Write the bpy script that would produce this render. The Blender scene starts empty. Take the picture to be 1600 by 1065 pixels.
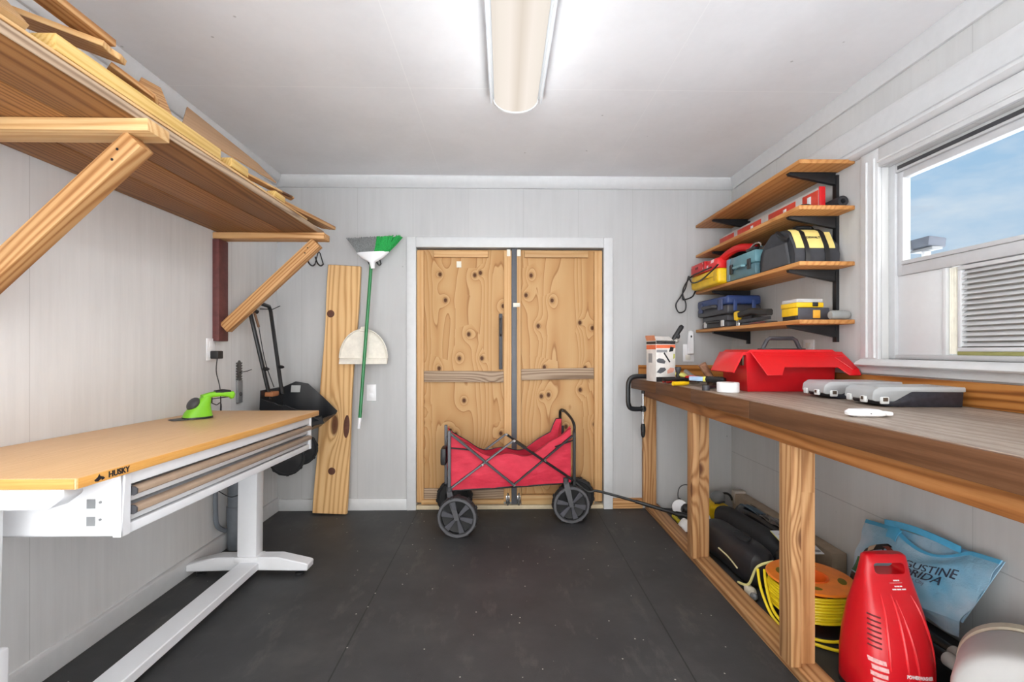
import bpy, bmesh, math, random
from mathutils import Vector, Matrix, Euler
PI = math.pi
random.seed(7)
C = bpy.context.scene.collection
V = Vector

# ------------------------------------------------------------------ materials
def new_mat(name):
    m = bpy.data.materials.new(name); m.use_nodes = True
    nt = m.node_tree
    b = nt.nodes['Principled BSDF']
    return m, nt, b

class NT:
    def __init__(s, nt): s.nt = nt
    def n(s, t, **k):
        x = s.nt.nodes.new(t)
        for a, v in k.items():
            if a in ('operation', 'blend_type', 'data_type', 'wave_type', 'bands_direction', 'feature', 'noise_dimensions',
                     'voronoi_dimensions', 'interpolation', 'distance', 'wave_profile', 'use_clamp', 'clamp'): setattr(x, a, v)
            else: x.inputs[a].default_value = v
        return x
    def l(s, a, b): s.nt.links.new(a, b)
    def val(s, x, i, v):
        if hasattr(v, 'is_output') or isinstance(v, bpy.types.NodeSocket): s.l(v, x.inputs[i])
        else: x.inputs[i].default_value = v
    def math(s, op, a, b=0.0, c=None, clamp=False):
        x = s.n('ShaderNodeMath', operation=op); x.use_clamp = clamp
        s.val(x, 0, a); s.val(x, 1, b)
        if c is not None: s.val(x, 2, c)
        return x.outputs[0]
    def mix(s, f, a, b, bt='MIX'):
        x = s.n('ShaderNodeMix', data_type='RGBA', blend_type=bt)
        s.val(x, 0, f); s.val(x, 6, a); s.val(x, 7, b)
        return x.outputs[2]
    def ramp(s, f, pts, interp='LINEAR'):
        x = s.n('ShaderNodeValToRGB'); cr = x.color_ramp; cr.interpolation = interp
        while len(cr.elements) > 1: cr.elements.remove(cr.elements[-1])
        for i, (p, c) in enumerate(pts):
            e = cr.elements[0] if i == 0 else cr.elements.new(p)
            e.position = p; e.color = c if len(c) == 4 else (*c, 1)
        s.l(f, x.inputs[0]); return x.outputs[0]
    def vmul(s, a, v):
        x = s.n('ShaderNodeVectorMath', operation='MULTIPLY'); s.l(a, x.inputs[0]); x.inputs[1].default_value = v; return x.outputs[0]
    def vadd(s, a, b):
        x = s.n('ShaderNodeVectorMath', operation='ADD'); s.l(a, x.inputs[0]); s.val(x, 1, b); return x.outputs[0]
    def noise(s, v, scale, detail=3.0, rough=.55, dist=0.0):
        x = s.n('ShaderNodeTexNoise', Scale=scale, Detail=detail, Roughness=rough, Distortion=dist); s.l(v, x.inputs['Vector']); return x.outputs[0]
    def obj(s): return s.n('ShaderNodeTexCoord').outputs['Object']
    def geo(s): return s.n('ShaderNodeNewGeometry').outputs['Position']
    def sep(s, v):
        x = s.n('ShaderNodeSeparateXYZ'); s.l(v, x.inputs[0]); return x.outputs
    def rnd(s): return s.n('ShaderNodeObjectInfo').outputs['Random']
    def bump(s, h, strength, dist, b):
        x = s.n('ShaderNodeBump', Strength=strength, Distance=dist); s.l(h, x.inputs['Height']); s.l(x.outputs[0], b.inputs['Normal'])

def srgb(r, g, b):
    f = lambda c: (c/255/12.92) if c/255 <= .04045 else ((c/255+.055)/1.055)**2.4
    return (f(r), f(g), f(b), 1)

MATS = {}
def plain(name, col, rough=.5, metal=0.0, var=.08, bump=0.0, bscale=400, spec=.5, nscale=25):
    if name in MATS: return MATS[name]
    m, nt, b = new_mat(name); t = NT(nt)
    o = t.obj()
    n = t.noise(o, nscale, 4)
    c = srgb(*col)
    lo = tuple(x*(1-var) for x in c[:3]) + (1,); hi = tuple(min(1, x*(1+var)) for x in c[:3]) + (1,)
    t.l(t.ramp(n, [(.3, lo), (.7, hi)]), b.inputs['Base Color'])
    b.inputs['Roughness'].default_value = rough; b.inputs['Metallic'].default_value = metal
    b.inputs['Specular IOR Level'].default_value = spec
    if bump: t.bump(t.noise(o, bscale, 2), bump, .002, b)
    MATS[name] = m; return m

def wood(name, dark, mid, light, freq=60, knots=True, contrast=.55, rough=.55, kscale=3.2, kcol=(92, 52, 28), blotch=.25, stretch=.07, spec=.3):
    """grain runs along local X; every object gets its own offset"""
    if name in MATS: return MATS[name]
    m, nt, b = new_mat(name); t = NT(nt)
    o = t.obj(); r = t.rnd()
    cmb = t.n('ShaderNodeCombineXYZ'); t.l(t.math('MULTIPLY', r, 37.0), cmb.inputs[0]); t.l(t.math('MULTIPLY', r, 11.0), cmb.inputs[1]); t.l(t.math('MULTIPLY', r, 5.3), cmb.inputs[2])
    p = t.vadd(o, cmb.outputs[0])
    q = t.vmul(p, (stretch, 1, 1))
    vo = t.n('ShaderNodeTexVoronoi', Scale=kscale); t.l(t.vmul(p, (.55, 1.6, .6)), vo.inputs['Vector'])
    d = vo.outputs['Distance']
    keep = t.math('GREATER_THAN', t.sep(vo.outputs['Color'])[0], .5)
    s = t.sep(p)
    base = t.math('ADD', s[1], t.math('MULTIPLY', s[2], .8))
    big = t.noise(q, 5, 3, .5)
    ph = t.math('MULTIPLY', t.math('ADD', base, t.math('MULTIPLY', big, .22)), freq)
    if knots:
        near = t.math('MULTIPLY', t.math('POWER', 2.718, t.math('MULTIPLY', d, -9.0)), keep)
        ph = t.math('ADD', ph, t.math('MULTIPLY', near, 9.0))
    g = t.math('POWER', t.math('MULTIPLY_ADD', t.math('SINE', t.math('MULTIPLY', ph, 4.2)), .5, .5), 1.8)
    fine = t.noise(t.vmul(p, (stretch*.45, 1, 1)), 210, 3, .7)
    g = t.math('ADD', t.math('MULTIPLY', g, contrast), t.math('MULTIPLY', fine, 1-contrast))
    col = t.ramp(g, [(.2, srgb(*light)), (.55, srgb(*mid)), (.95, srgb(*dark))])
    bl = t.noise(q, 3.3, 2)
    col = t.mix(t.math('MULTIPLY', t.math('SUBTRACT', bl, .35, clamp=True), blotch*2), col, srgb(*dark))
    tone = t.math('MULTIPLY_ADD', r, .2, .9)
    hv = t.n('ShaderNodeHueSaturation'); t.l(col, hv.inputs['Color']); t.l(tone, hv.inputs['Value']); hv.inputs['Saturation'].default_value = .97; col = hv.outputs[0]
    if knots:
        k = t.math('MULTIPLY', t.ramp(d, [(.0, (1, 1, 1)), (.075, (.9, .9, .9)), (.11, (0, 0, 0))]), keep)
        col = t.mix(k, col, srgb(*kcol))
    t.l(col, b.inputs['Base Color'])
    b.inputs['Roughness'].default_value = rough; b.inputs['Specular IOR Level'].default_value = spec
    t.bump(g, .12, .002, b)
    MATS[name] = m; return m

def plywood(name, off=(0, 0, 0)):
    m, nt, b = new_mat(name); t = NT(nt)
    p = t.vadd(t.obj(), off)
    sp = t.sep(p); c2 = t.n('ShaderNodeCombineXYZ'); t.l(sp[0], c2.inputs[0]); t.l(t.math('MULTIPLY', sp[2], .8), c2.inputs[1])
    vo = t.n('ShaderNodeTexVoronoi', voronoi_dimensions='2D', Scale=5.6); t.l(c2.outputs[0], vo.inputs['Vector'])
    d = vo.outputs['Distance']; keep = t.math('GREATER_THAN', t.sep(vo.outputs['Color'])[1], .45)
    near = t.math('MULTIPLY', t.math('POWER', 2.718, t.math('MULTIPLY', d, -7.0)), keep)
    h = t.noise(t.vmul(p, (1, 1, .16)), 3.4, 2, .45, .3)
    h = t.math('ADD', h, t.math('MULTIPLY', near, .28))
    sx = t.sep(p)[0]
    h = t.math('ADD', h, t.math('MULTIPLY', sx, .9))
    f = t.math('FRACT', t.math('MULTIPLY', h, 12.0))
    fine = t.noise(t.vmul(p, (1, 1, .05)), 130, 2)
    col = t.ramp(f, [(0, srgb(200, 163, 116)), (.55, srgb(194, 154, 106)), (.88, srgb(184, 140, 92)), (.96, srgb(152, 106, 64)), (1, srgb(196, 158, 110))])
    col = t.mix(t.math('MULTIPLY', fine, .35), col, srgb(182, 138, 92))
    k = t.math('MULTIPLY', t.ramp(d, [(.0, (1, 1, 1)), (.055, (.95, .95, .95)), (.08, (.4, .4, .4)), (.13, (0, 0, 0))]), keep)
    col = t.mix(k, col, srgb(78, 44, 22))
    t.l(col, b.inputs['Base Color']); b.inputs['Roughness'].default_value = .6; b.inputs['Specular IOR Level'].default_value = .25
    return m

def wallpaint(name, col, streak=.06, groove=None, gaxis=0, lines=()):
    m, nt, b = new_mat(name); t = NT(nt)
    p = t.geo(); s = t.sep(p)
    st = t.noise(t.vmul(p, (1, 1, .06)), 28, 4, .6)
    pa = t.noise(t.vmul(p, (1, 1, .5)), 2.2, 4, .6)
    c = srgb(*col)
    k = lambda f: tuple(min(1, x*f) for x in c[:3]) + (1,)
    c1 = t.ramp(st, [(.3, k(1-streak)), (.7, k(1+streak*.6))])
    c1 = t.mix(t.math('MULTIPLY', t.ramp(pa, [(.42, (0, 0, 0)), (.6, (1, 1, 1))]), .45), c1, k(1.1))
    spk = t.n('ShaderNodeTexVoronoi', Scale=7.0); t.l(p, spk.inputs['Vector'])
    sm = t.ramp(spk.outputs['Distance'], [(0, (1, 1, 1)), (.03, (1, 1, 1)), (.05, (0, 0, 0))])
    sm = t.math('MULTIPLY', sm, t.math('GREATER_THAN', t.sep(spk.outputs['Color'])[0], .62))
    c1 = t.mix(t.math('MULTIPLY', sm, .45), c1, srgb(118, 116, 112))
    h = st
    if groove:
        f = t.math('ABSOLUTE', t.math('SUBTRACT', t.math('FRACT', t.math('MULTIPLY_ADD', s[gaxis], 1/groove, .13)), .5))
        gm = t.math('LESS_THAN', f, .0016/groove)
        c1 = t.mix(t.math('MULTIPLY', gm, .28), c1, srgb(135, 134, 132))
    for ax, pos, a, lc in lines:
        gm = t.math('LESS_THAN', t.math('ABSOLUTE', t.math('SUBTRACT', s[ax], pos)), .0022)
        c1 = t.mix(t.math('MULTIPLY', gm, a), c1, srgb(*lc))
    t.l(c1, b.inputs['Base Color']); b.inputs['Roughness'].default_value = .62; b.inputs['Specular IOR Level'].default_value = .3
    t.bump(h, .18, .004, b)
    return m

def floor_mat():
    m, nt, b = new_mat('black rubber'); t = NT(nt)
    p = t.geo(); s = t.sep(p)
    n = t.noise(p, 2.0, 5, .65); g = t.noise(p, 260, 2)
    col = t.ramp(n, [(.3, srgb(52, 52, 54)), (.55, srgb(66, 66, 67)), (.75, srgb(84, 83, 82))])
    col = t.mix(t.math('MULTIPLY', g, .4), col, srgb(44, 44, 45))
    dust = t.noise(t.vmul(p, (1, .35, 1)), 9, 5, .7)
    col = t.mix(t.math('MULTIPLY', t.ramp(dust, [(.56, (0, 0, 0)), (.8, (1, 1, 1))]), .35), col, srgb(120, 116, 110))
    for pos in (-.62, .685):
        gm = t.math('LESS_THAN', t.math('ABSOLUTE', t.math('SUBTRACT', s[0], pos)), .003)
        col = t.mix(t.math('MULTIPLY', gm, .7), col, srgb(22, 22, 23))
    spk = t.n('ShaderNodeTexVoronoi', Scale=26.0); t.l(p, spk.inputs['Vector'])
    sm = t.math('LESS_THAN', spk.outputs['Distance'], .085)
    sm = t.math('MULTIPLY', sm, t.math('GREATER_THAN', t.sep(spk.outputs['Color'])[0], .8))
    col = t.mix(sm, col, srgb(190, 186, 178))
    t.l(col, b.inputs['Base Color']); b.inputs['Roughness'].default_value = .55; b.inputs['Specular IOR Level'].default_value = .35
    t.bump(g, .25, .002, b)
    return m

def emis(name, col, strength, base=(230, 230, 230)):
    m, nt, b = new_mat(name)
    b.inputs['Base Color'].default_value = srgb(*base)
    b.inputs['Emission Color'].default_value = srgb(*col); b.inputs['Emission Strength'].default_value = strength
    b.inputs['Roughness'].default_value = .4
    return m

def glassmat(name, tint=(1, 1, 1, 1), mixf=.06, rough=0.02):
    m = bpy.data.materials.new(name); m.use_nodes = True; nt = m.node_tree; nt.nodes.clear()
    out = nt.nodes.new('ShaderNodeOutputMaterial'); mx = nt.nodes.new('ShaderNodeMixShader')
    a = nt.nodes.new('ShaderNodeBsdfTransparent'); a.inputs[0].default_value = tint
    g = nt.nodes.new('ShaderNodeBsdfGlossy'); g.inputs['Roughness'].default_value = rough
    mx.inputs[0].default_value = mixf
    nt.links.new(a.outputs[0], mx.inputs[1]); nt.links.new(g.outputs[0], mx.inputs[2]); nt.links.new(mx.outputs[0], out.inputs[0])
    return m

def clearplastic(name, col=(200, 205, 208), f=.55):
    m = bpy.data.materials.new(name); m.use_nodes = True; nt = m.node_tree
    b = nt.nodes['Principled BSDF']; b.inputs['Base Color'].default_value = srgb(*col); b.inputs['Roughness'].default_value = .25
    out = nt.nodes['Material Output']; mx = nt.nodes.new('ShaderNodeMixShader'); a = nt.nodes.new('ShaderNodeBsdfTransparent')
    mx.inputs[0].default_value = f
    nt.links.new(a.outputs[0], mx.inputs[1]); nt.links.new(b.outputs[0], mx.inputs[2]); nt.links.new(mx.outputs[0], out.inputs[0])
    return m

# ------------------------------------------------------------------ mesh builder
class MB:
    def __init__(s): s.bm = bmesh.new()
    def _merge(s, b2, mi=0):
        for f in b2.faces: f.material_index = mi
        me = bpy.data.meshes.new('tmp'); b2.to_mesh(me); b2.free(); s.bm.from_mesh(me); bpy.data.meshes.remove(me); return s
    def box(s, lo, hi, bev=.003, seg=2, M=None, mi=0):
        b = bmesh.new(); bmesh.ops.create_cube(b, size=1)
        lo, hi = V(lo), V(hi)
        lo, hi = V([min(a, c) for a, c in zip(lo, hi)]), V([max(a, c) for a, c in zip(lo, hi)])
        for v in b.verts: v.co = V([lo[i] + (v.co[i]+.5)*(hi[i]-lo[i]) for i in range(3)])
        if bev: bmesh.ops.bevel(b, geom=b.edges[:], offset=min(bev, .45*min(hi-lo)), segments=seg, affect='EDGES', profile=.5)
        if M is not None: bmesh.ops.transform(b, matrix=M, verts=b.verts)
        return s._merge(b, mi)
    def obox(s, c, size, R=None, bev=.003, seg=2, mi=0):
        h = V(size)/2; M = Matrix.Translation(c) @ (R.to_4x4() if R is not None else Matrix())
        return s.box(-h, h, bev, seg, M, mi)
    def bar(s, p0, p1, w, h, up=(0, 0, 1), bev=.002, mi=0):
        p0, p1 = V(p0), V(p1); x = (p1-p0).normalized(); y = V(up).cross(x).normalized(); z = x.cross(y)
        R = Matrix((x, y, z)).transposed()
        return s.obox((p0+p1)/2, ((p1-p0).length, w, h), R, bev, 1, mi)
    def tube(s, pts, r, n=8, closed=False, caps=True, mi=0):
        b = bmesh.new(); pts = [V(p) for p in pts]; N = len(pts)
        rad = r if isinstance(r, (list, tuple)) else [r]*N
        rings = []; prev = None
        for i, p in enumerate(pts):
            if closed: t = pts[(i+1) % N]-pts[i-1]
            else: t = pts[min(i+1, N-1)]-pts[max(i-1, 0)]
            t = t.normalized() if t.length > 1e-9 else V((0, 0, 1))
            if prev is None:
                a = V((0, 0, 1)) if abs(t.z) < .9 else V((1, 0, 0))
                u = t.cross(a).normalized()
            else:
                u = (prev - t*prev.dot(t)).normalized()
            prev = u; w = t.cross(u)
            rings.append([b.verts.new(p + (u*math.cos(2*PI*k/n)+w*math.sin(2*PI*k/n))*rad[i]) for k in range(n)])
        for i in range(N if closed else N-1):
            A, B = rings[i], rings[(i+1) % N]
            if closed and i == N-1:
                best = min(range(n), key=lambda o: sum((A[k].co-B[(k+o) % n].co).length for k in range(n)))
                B = B[best:]+B[:best]
            for k in range(n): b.faces.new((A[k], A[(k+1) % n], B[(k+1) % n], B[k]))
        if caps and not closed:
            b.faces.new(rings[0][::-1]); b.faces.new(rings[-1])
        bmesh.ops.recalc_face_normals(b, faces=b.faces)
        return s._merge(b, mi)
    def cyl(s, p0, p1, r, r1=None, n=20, mi=0): return s.tube([p0, p1], [r, r if r1 is None else r1], n, mi=mi)
    def lathe(s, prof, c=(0, 0, 0), axis=(0, 0, 1), n=28, mi=0):
        b = bmesh.new(); z = V(axis).normalized(); a = V((1, 0, 0)) if abs(z.x) < .9 else V((0, 1, 0))
        x = (a - z*a.dot(z)).normalized(); y = z.cross(x); c = V(c); rings = []
        for r, h in prof:
            if r < 1e-6: rings.append([b.verts.new(c+z*h)])
            else: rings.append([b.verts.new(c+z*h+(x*math.cos(2*PI*k/n)+y*math.sin(2*PI*k/n))*r) for k in range(n)])
        for A, B in zip(rings, rings[1:]):
            for k in range(n):
                q = [A[k % len(A)], A[(k+1) % n % len(A)], B[(k+1) % n % len(B)], B[k % len(B)]]
                q2 = []
                for v in q:
                    if v not in q2: q2.append(v)
                if len(q2) > 2: b.faces.new(q2)
        bmesh.ops.recalc_face_normals(b, faces=b.faces)
        return s._merge(b, mi)
    def prism(s, poly, axis, a, c, bev=.0015, seg=1, mi=0, M=None):
        """poly: 2D points in the two other axes (cyclic order x,y,z without axis)"""
        b = bmesh.new(); ax = 'xyz'.index(axis); o = [i for i in range(3) if i != ax]
        def mk(p, h):
            v = [0, 0, 0]; v[o[0]], v[o[1]], v[ax] = p[0], p[1], h; return b.verts.new(v)
        A = [mk(p, a) for p in poly]; B = [mk(p, c) for p in poly]; n = len(poly)
        b.faces.new(A); b.faces.new(B[::-1])
        for i in range(n): b.faces.new((A[i], A[(i+1) % n], B[(i+1) % n], B[i]))
        bmesh.ops.recalc_face_normals(b, faces=b.faces)
        if bev: bmesh.ops.bevel(b, geom=b.edges[:], offset=bev, segments=seg, affect='EDGES', profile=.5)
        if M is not None: bmesh.ops.transform(b, matrix=M, verts=b.verts)
        return s._merge(b, mi)
    def ball(s, c, r, seg=16, mi=0, M=None):
        b = bmesh.new(); bmesh.ops.create_uvsphere(b, u_segments=seg, v_segments=seg*2//3, radius=1)
        rr = r if isinstance(r, (list, tuple)) else (r, r, r)
        for v in b.verts: v.co = V((v.co.x*rr[0], v.co.y*rr[1], v.co.z*rr[2]))
        if M is not None: bmesh.ops.transform(b, matrix=M.to_4x4(), verts=b.verts)
        bmesh.ops.translate(b, vec=V(c), verts=b.verts)
        return s._merge(b, mi)
    def loft(s, rings, caps=True, mi=0):
        b = bmesh.new(); R = [[b.verts.new(p) for p in r] for r in rings]; n = len(R[0])
        for A, B in zip(R, R[1:]):
            for k in range(n): b.faces.new((A[k], A[(k+1) % n], B[(k+1) % n], B[k]))
        if caps: b.faces.new(R[0][::-1]); b.faces.new(R[-1])
        bmesh.ops.recalc_face_normals(b, faces=b.faces)
        return s._merge(b, mi)
    def grid(s, f, nu, nv, thick=.002, mi=0):
        """sheet f(u,v) with real thickness"""
        b = bmesh.new()
        P = [[V(f(i/nu, j/nv)) for j in range(nv+1)] for i in range(nu+1)]
        N = [[None]*(nv+1) for _ in range(nu+1)]
        for i in range(nu+1):
            for j in range(nv+1):
                du = P[min(i+1, nu)][j]-P[max(i-1, 0)][j]; dv = P[i][min(j+1, nv)]-P[i][max(j-1, 0)]
                n = du.cross(dv); N[i][j] = n.normalized() if n.length > 1e-12 else V((0, 0, 1))
        A = [[b.verts.new(P[i][j]+N[i][j]*thick/2) for j in range(nv+1)] for i in range(nu+1)]
        B = [[b.verts.new(P[i][j]-N[i][j]*thick/2) for j in range(nv+1)] for i in range(nu+1)]
        for i in range(nu):
            for j in range(nv):
                b.faces.new((A[i][j], A[i+1][j], A[i+1][j+1], A[i][j+1])); b.faces.new((B[i][j+1], B[i+1][j+1], B[i+1][j], B[i][j]))
        for i in range(nu):
            b.faces.new((A[i][0], B[i][0], B[i+1][0], A[i+1][0])); b.faces.new((A[i+1][nv], B[i+1][nv], B[i][nv], A[i][nv]))
        for j in range(nv):
            b.faces.new((A[0][j+1], B[0][j+1], B[0][j], A[0][j])); b.faces.new((A[nu][j], B[nu][j], B[nu][j+1], A[nu][j+1]))
        bmesh.ops.recalc_face_normals(b, faces=b.faces)
        return s._merge(b, mi)
    def xf(s, M): bmesh.ops.transform(s.bm, matrix=M, verts=s.bm.verts); return s

OFF = {}
def thing(name, label, cat, loc=(0, 0, 0), rz=0.0, group=None, local=False, rot=None):
    o = bpy.data.objects.new(name, None); C.objects.link(o); o.empty_display_size = .05
    o.location = loc; o.rotation_euler = rot if rot else (0, 0, rz)
    OFF[o.name] = V((0, 0, 0)) if local else V(loc)
    o['label'] = label; o['category'] = cat
    if group: o['group'] = group
    return o
def tag(o, label, cat, group=None):
    o['label'] = label; o['category'] = cat
    if group: o['group'] = group
    return o
def off(p):
    o = V((0, 0, 0))
    if p is not None: o = o + OFF.get(p.name, V((0, 0, 0)))
    return o
def add(name, mb, mats, parent=None, smooth=True, ang=35, label=None, kind=None, mods=()):
    me = bpy.data.meshes.new(name); mb.bm.to_mesh(me); mb.bm.free()
    for m in (mats if isinstance(mats, (list, tuple)) else [mats]): me.materials.append(m)
    return addmesh(name, me, parent, smooth, ang, label, kind)
def addmesh(name, me, parent=None, smooth=True, ang=35, label=None, kind=None, M=None):
    o = bpy.data.objects.new(name, me); C.objects.link(o)
    if smooth:
        for p in me.polygons: p.use_smooth = True
        me.set_sharp_from_angle(angle=math.radians(ang))
    if parent is not None:
        o.parent = parent
        if M is None: me.transform(Matrix.Translation(-off(parent)))
        OFF[o.name] = off(parent) if M is None else V((0, 0, 0))
    if M is not None: o.matrix_local = (Matrix.Translation(-off(parent)) if parent is not None else Matrix()) @ M
    if label: o['label'] = label
    if kind: o['kind'] = kind
    return o
def struct(name, mb, mat, **k): return add(name, mb, mat, kind='structure', **k)
def board(name, p0, p1, w, h, mat, parent=None, up=(0, 0, 1), bev=.003, label=None, poly=None):
    """a plank whose local X runs along its length (grain follows)"""
    p0, p1 = V(p0), V(p1); x = (p1-p0).normalized(); y = V(up).cross(x).normalized(); z = x.cross(y)
    M = Matrix.Translation((p0+p1)/2) @ Matrix((x, y, z)).transposed().to_4x4()
    L = (p1-p0).length; mb = MB()
    if poly: mb.prism([(a*L, c*w) for a, c in poly], 'z', -h/2, h/2, bev)
    else: mb.box((-L/2, -w/2, -h/2), (L/2, w/2, h/2), bev)
    me = bpy.data.meshes.new(name); mb.bm.to_mesh(me); mb.bm.free(); me.materials.append(mat)
    return addmesh(name, me, parent, True, 35, label, None, M)
def text(name, s, size, M, mat, parent=None, extrude=.0006, align='CENTER', bold=0.0, warp=None, xs=1.0):
    cu = bpy.data.curves.new(name, 'FONT'); cu.body = s; cu.size = size; cu.extrude = extrude; cu.align_x = align; cu.align_y = 'CENTER'; cu.offset = bold
    cu.resolution_u = 4
    t = bpy.data.objects.new(name, cu); C.objects.link(t); bpy.context.view_layer.update()
    dg = bpy.context.evaluated_depsgraph_get(); me = bpy.data.meshes.new_from_object(t.evaluated_get(dg)); me.name = name
    bpy.data.objects.remove(t)
    me.transform(Matrix.Diagonal((xs, 1, 1, 1)))
    if warp:
        for v in me.vertices: v.co = warp(v.co)
    else: me.transform(M)
    me.materials.clear(); me.materials.append(mat)
    return addmesh(name, me, parent, False)
def frame(o, x, y):
    """matrix with given origin, x axis, y axis (text plane)"""
    x = V(x).normalized(); y = (V(y)-x*V(y).dot(x)).normalized(); z = x.cross(y)
    return Matrix.Translation(o) @ Matrix((x, y, z)).transposed().to_4x4()
def copy_tree(o, parent=None):
    c = o.copy(); C.objects.link(c)
    OFF[c.name] = OFF.get(o.name, V((0, 0, 0)))
    if parent is not None: c.parent = parent
    for ch in list(o.children): copy_tree(ch, c)
    return c
def arc(c, r, a0, a1, n, plane='xz'):
    out = []
    for i in range(n+1):
        a = a0+(a1-a0)*i/n; u, v = r*math.cos(a), r*math.sin(a)
        out.append(V(c)+{'xz': V((u, 0, v)), 'xy': V((u, v, 0)), 'yz': V((0, u, v))}[plane])
    return out
def spline(pts, n=6):
    P = [V(p) for p in pts]; out = []
    for i in range(len(P)-1):
        p0, p1, p2, p3 = P[max(i-1, 0)], P[i], P[i+1], P[min(i+2, len(P)-1)]
        for k in range(n):
            t = k/n
            out.append(.5*((2*p1)+(-p0+p2)*t+(2*p0-5*p1+4*p2-p3)*t*t+(-p0+3*p1-3*p2+p3)*t**3))
    return out+[P[-1]]

# common materials
PINE = wood('pine lumber', (140, 88, 42), (180, 130, 78), (202, 158, 106), 70)
PINE2 = wood('pale pine', (184, 132, 76), (204, 160, 104), (218, 182, 130), 55, contrast=.4)
SHELFW = wood('stained shelf pine', (150, 90, 38), (188, 126, 64), (206, 150, 86), 45, contrast=.35, knots=True, kscale=2.0)
FIR = wood('yellow fir', (178, 134, 62), (206, 168, 92), (222, 190, 122), 90, knots=False, contrast=.3)
OLDW = wood('weathered lumber', (112, 88, 68), (158, 132, 108), (190, 166, 140), 80, contrast=.5)
PLANK = wood('shelf plank lumber', (88, 50, 18), (138, 90, 44), (162, 112, 62), 75, contrast=.45, knots=False, blotch=.6, stretch=.05)
PLYLAM = wood('hardboard', (150, 112, 76), (176, 138, 100), (190, 152, 114), 20, knots=False, contrast=.15, blotch=.1)
LIVE = wood('live edge pine', (176, 126, 72), (214, 168, 110), (226, 186, 130), 42, kscale=2.3, kcol=(98, 56, 34), contrast=.6)
BUTCHER = wood('butcher block', (186, 140, 92), (212, 170, 120), (224, 186, 138), 160, knots=False, contrast=.25, rough=.4, blotch=.3)
BENCHT = wood('worn brown paint with glare', (104, 84, 70), (160, 143, 128), (200, 187, 172), 30, knots=False, contrast=.2, rough=.45, blotch=.8, stretch=.25)  # pale tones put the greyish glare of the top into its colour
BENCHF = wood('brown painted fascia', (78, 48, 28), (102, 66, 40), (120, 82, 54), 60, knots=False, contrast=.25, rough=.5)
BENCHW = wood('bench framing lumber', (136, 88, 48), (176, 126, 78), (204, 158, 108), 60, contrast=.5)
BEAMW = wood('amber beam lumber', (112, 64, 24), (148, 92, 42), (168, 112, 60), 50, contrast=.45)
STAIN = wood('amber stained board', (112, 60, 16), (172, 106, 40), (196, 132, 62), 50, contrast=.65, knots=False, rough=.4)
WHITEP = plain('white gloss paint', (212, 213, 214), .4, var=.02)
TRIMW = plain('white trim paint', (208, 209, 210), .45, var=.03)
STEELW = plain('white powder coat', (222, 223, 226), .35, var=.015)
BLACK = plain('black plastic', (30, 30, 32), .45)
BLKMET = plain('black metal', (26, 27, 30), .4, spec=.5)
DGREY = plain('dark grey plastic', (62, 62, 66), .5)
MGREY = plain('mid grey plastic', (128, 130, 132), .5)
RED = plain('red plastic', (200, 24, 30), .35, var=.05)
YEL = plain('yellow plastic', (240, 196, 26), .4)
CHROME = plain('bright steel', (190, 190, 190), .25, 1.0)
RUBBER = plain('black rubber tyre', (38, 38, 40), .75)
WPLAS = plain('white plastic', (236, 236, 238), .35, var=.02)
CARDB = plain('cardboard', (172, 150, 124), .8)
LAMP, PTS, SUN, SKY, SKYBACK, EXPO = 7.5, 1.9, 48.0, .9, 7.0, 0.12
# ------------------------------------------------------------------ the room
XL, XR, YB, H, YF = -1.65, 1.70, 3.47, 2.44, -.75
WALL_L = wallpaint('painted panel left', (214, 214, 214), .07, 1.22, 1)  # one white paint; wall and ceiling tones differ to offset uneven light
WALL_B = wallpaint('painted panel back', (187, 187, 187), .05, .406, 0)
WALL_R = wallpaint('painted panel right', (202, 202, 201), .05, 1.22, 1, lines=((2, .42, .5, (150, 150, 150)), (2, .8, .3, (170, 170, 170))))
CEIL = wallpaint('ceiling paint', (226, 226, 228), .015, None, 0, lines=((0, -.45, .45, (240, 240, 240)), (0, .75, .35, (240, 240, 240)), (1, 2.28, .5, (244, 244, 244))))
struct('floor', MB().box((XL-.1, YF-.1, -.05), (XR+.1, YB+.12, 0), 0), floor_mat())
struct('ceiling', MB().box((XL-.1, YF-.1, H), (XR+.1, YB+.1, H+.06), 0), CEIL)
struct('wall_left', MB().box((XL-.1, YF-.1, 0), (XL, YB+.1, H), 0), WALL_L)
# door opening in the back wall, window opening in the right wall
DX0, DX1, DZ = -.637, .742, 1.925
w = MB()
w.box((XL, YB, 0), (DX0, YB+.1, H), 0); w.box((DX1, YB, 0), (XR, YB+.1, H), 0); w.box((DX0, YB, DZ), (DX1, YB+.1, H), 0)
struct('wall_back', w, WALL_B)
WY0, WY1, WZ0, WZ1 = .72, 2.08, 1.135, 1.995
w = MB()
w.box((XR, YF-.1, 0), (XR+.08, YB+.1, WZ0), 0); w.box((XR, YF-.1, WZ1), (XR+.08, YB+.1, H), 0)
w.box((XR, YF-.1, WZ0), (XR+.08, WY0, WZ1), 0); w.box((XR, WY1, WZ0), (XR+.08, YB+.1, WZ1), 0)
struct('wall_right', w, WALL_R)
# front wall behind the camera; unseen doorway made wide to let in more daylight
w = MB()
w.box((XL, YF-.1, 0), (-1.5, YF, H), 0); w.box((1.5, YF-.1, 0), (XR, YF, H), 0); w.box((-1.5, YF-.1, 2.3), (1.5, YF, H), 0)
struct('wall_front', w, WALL_B)
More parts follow.
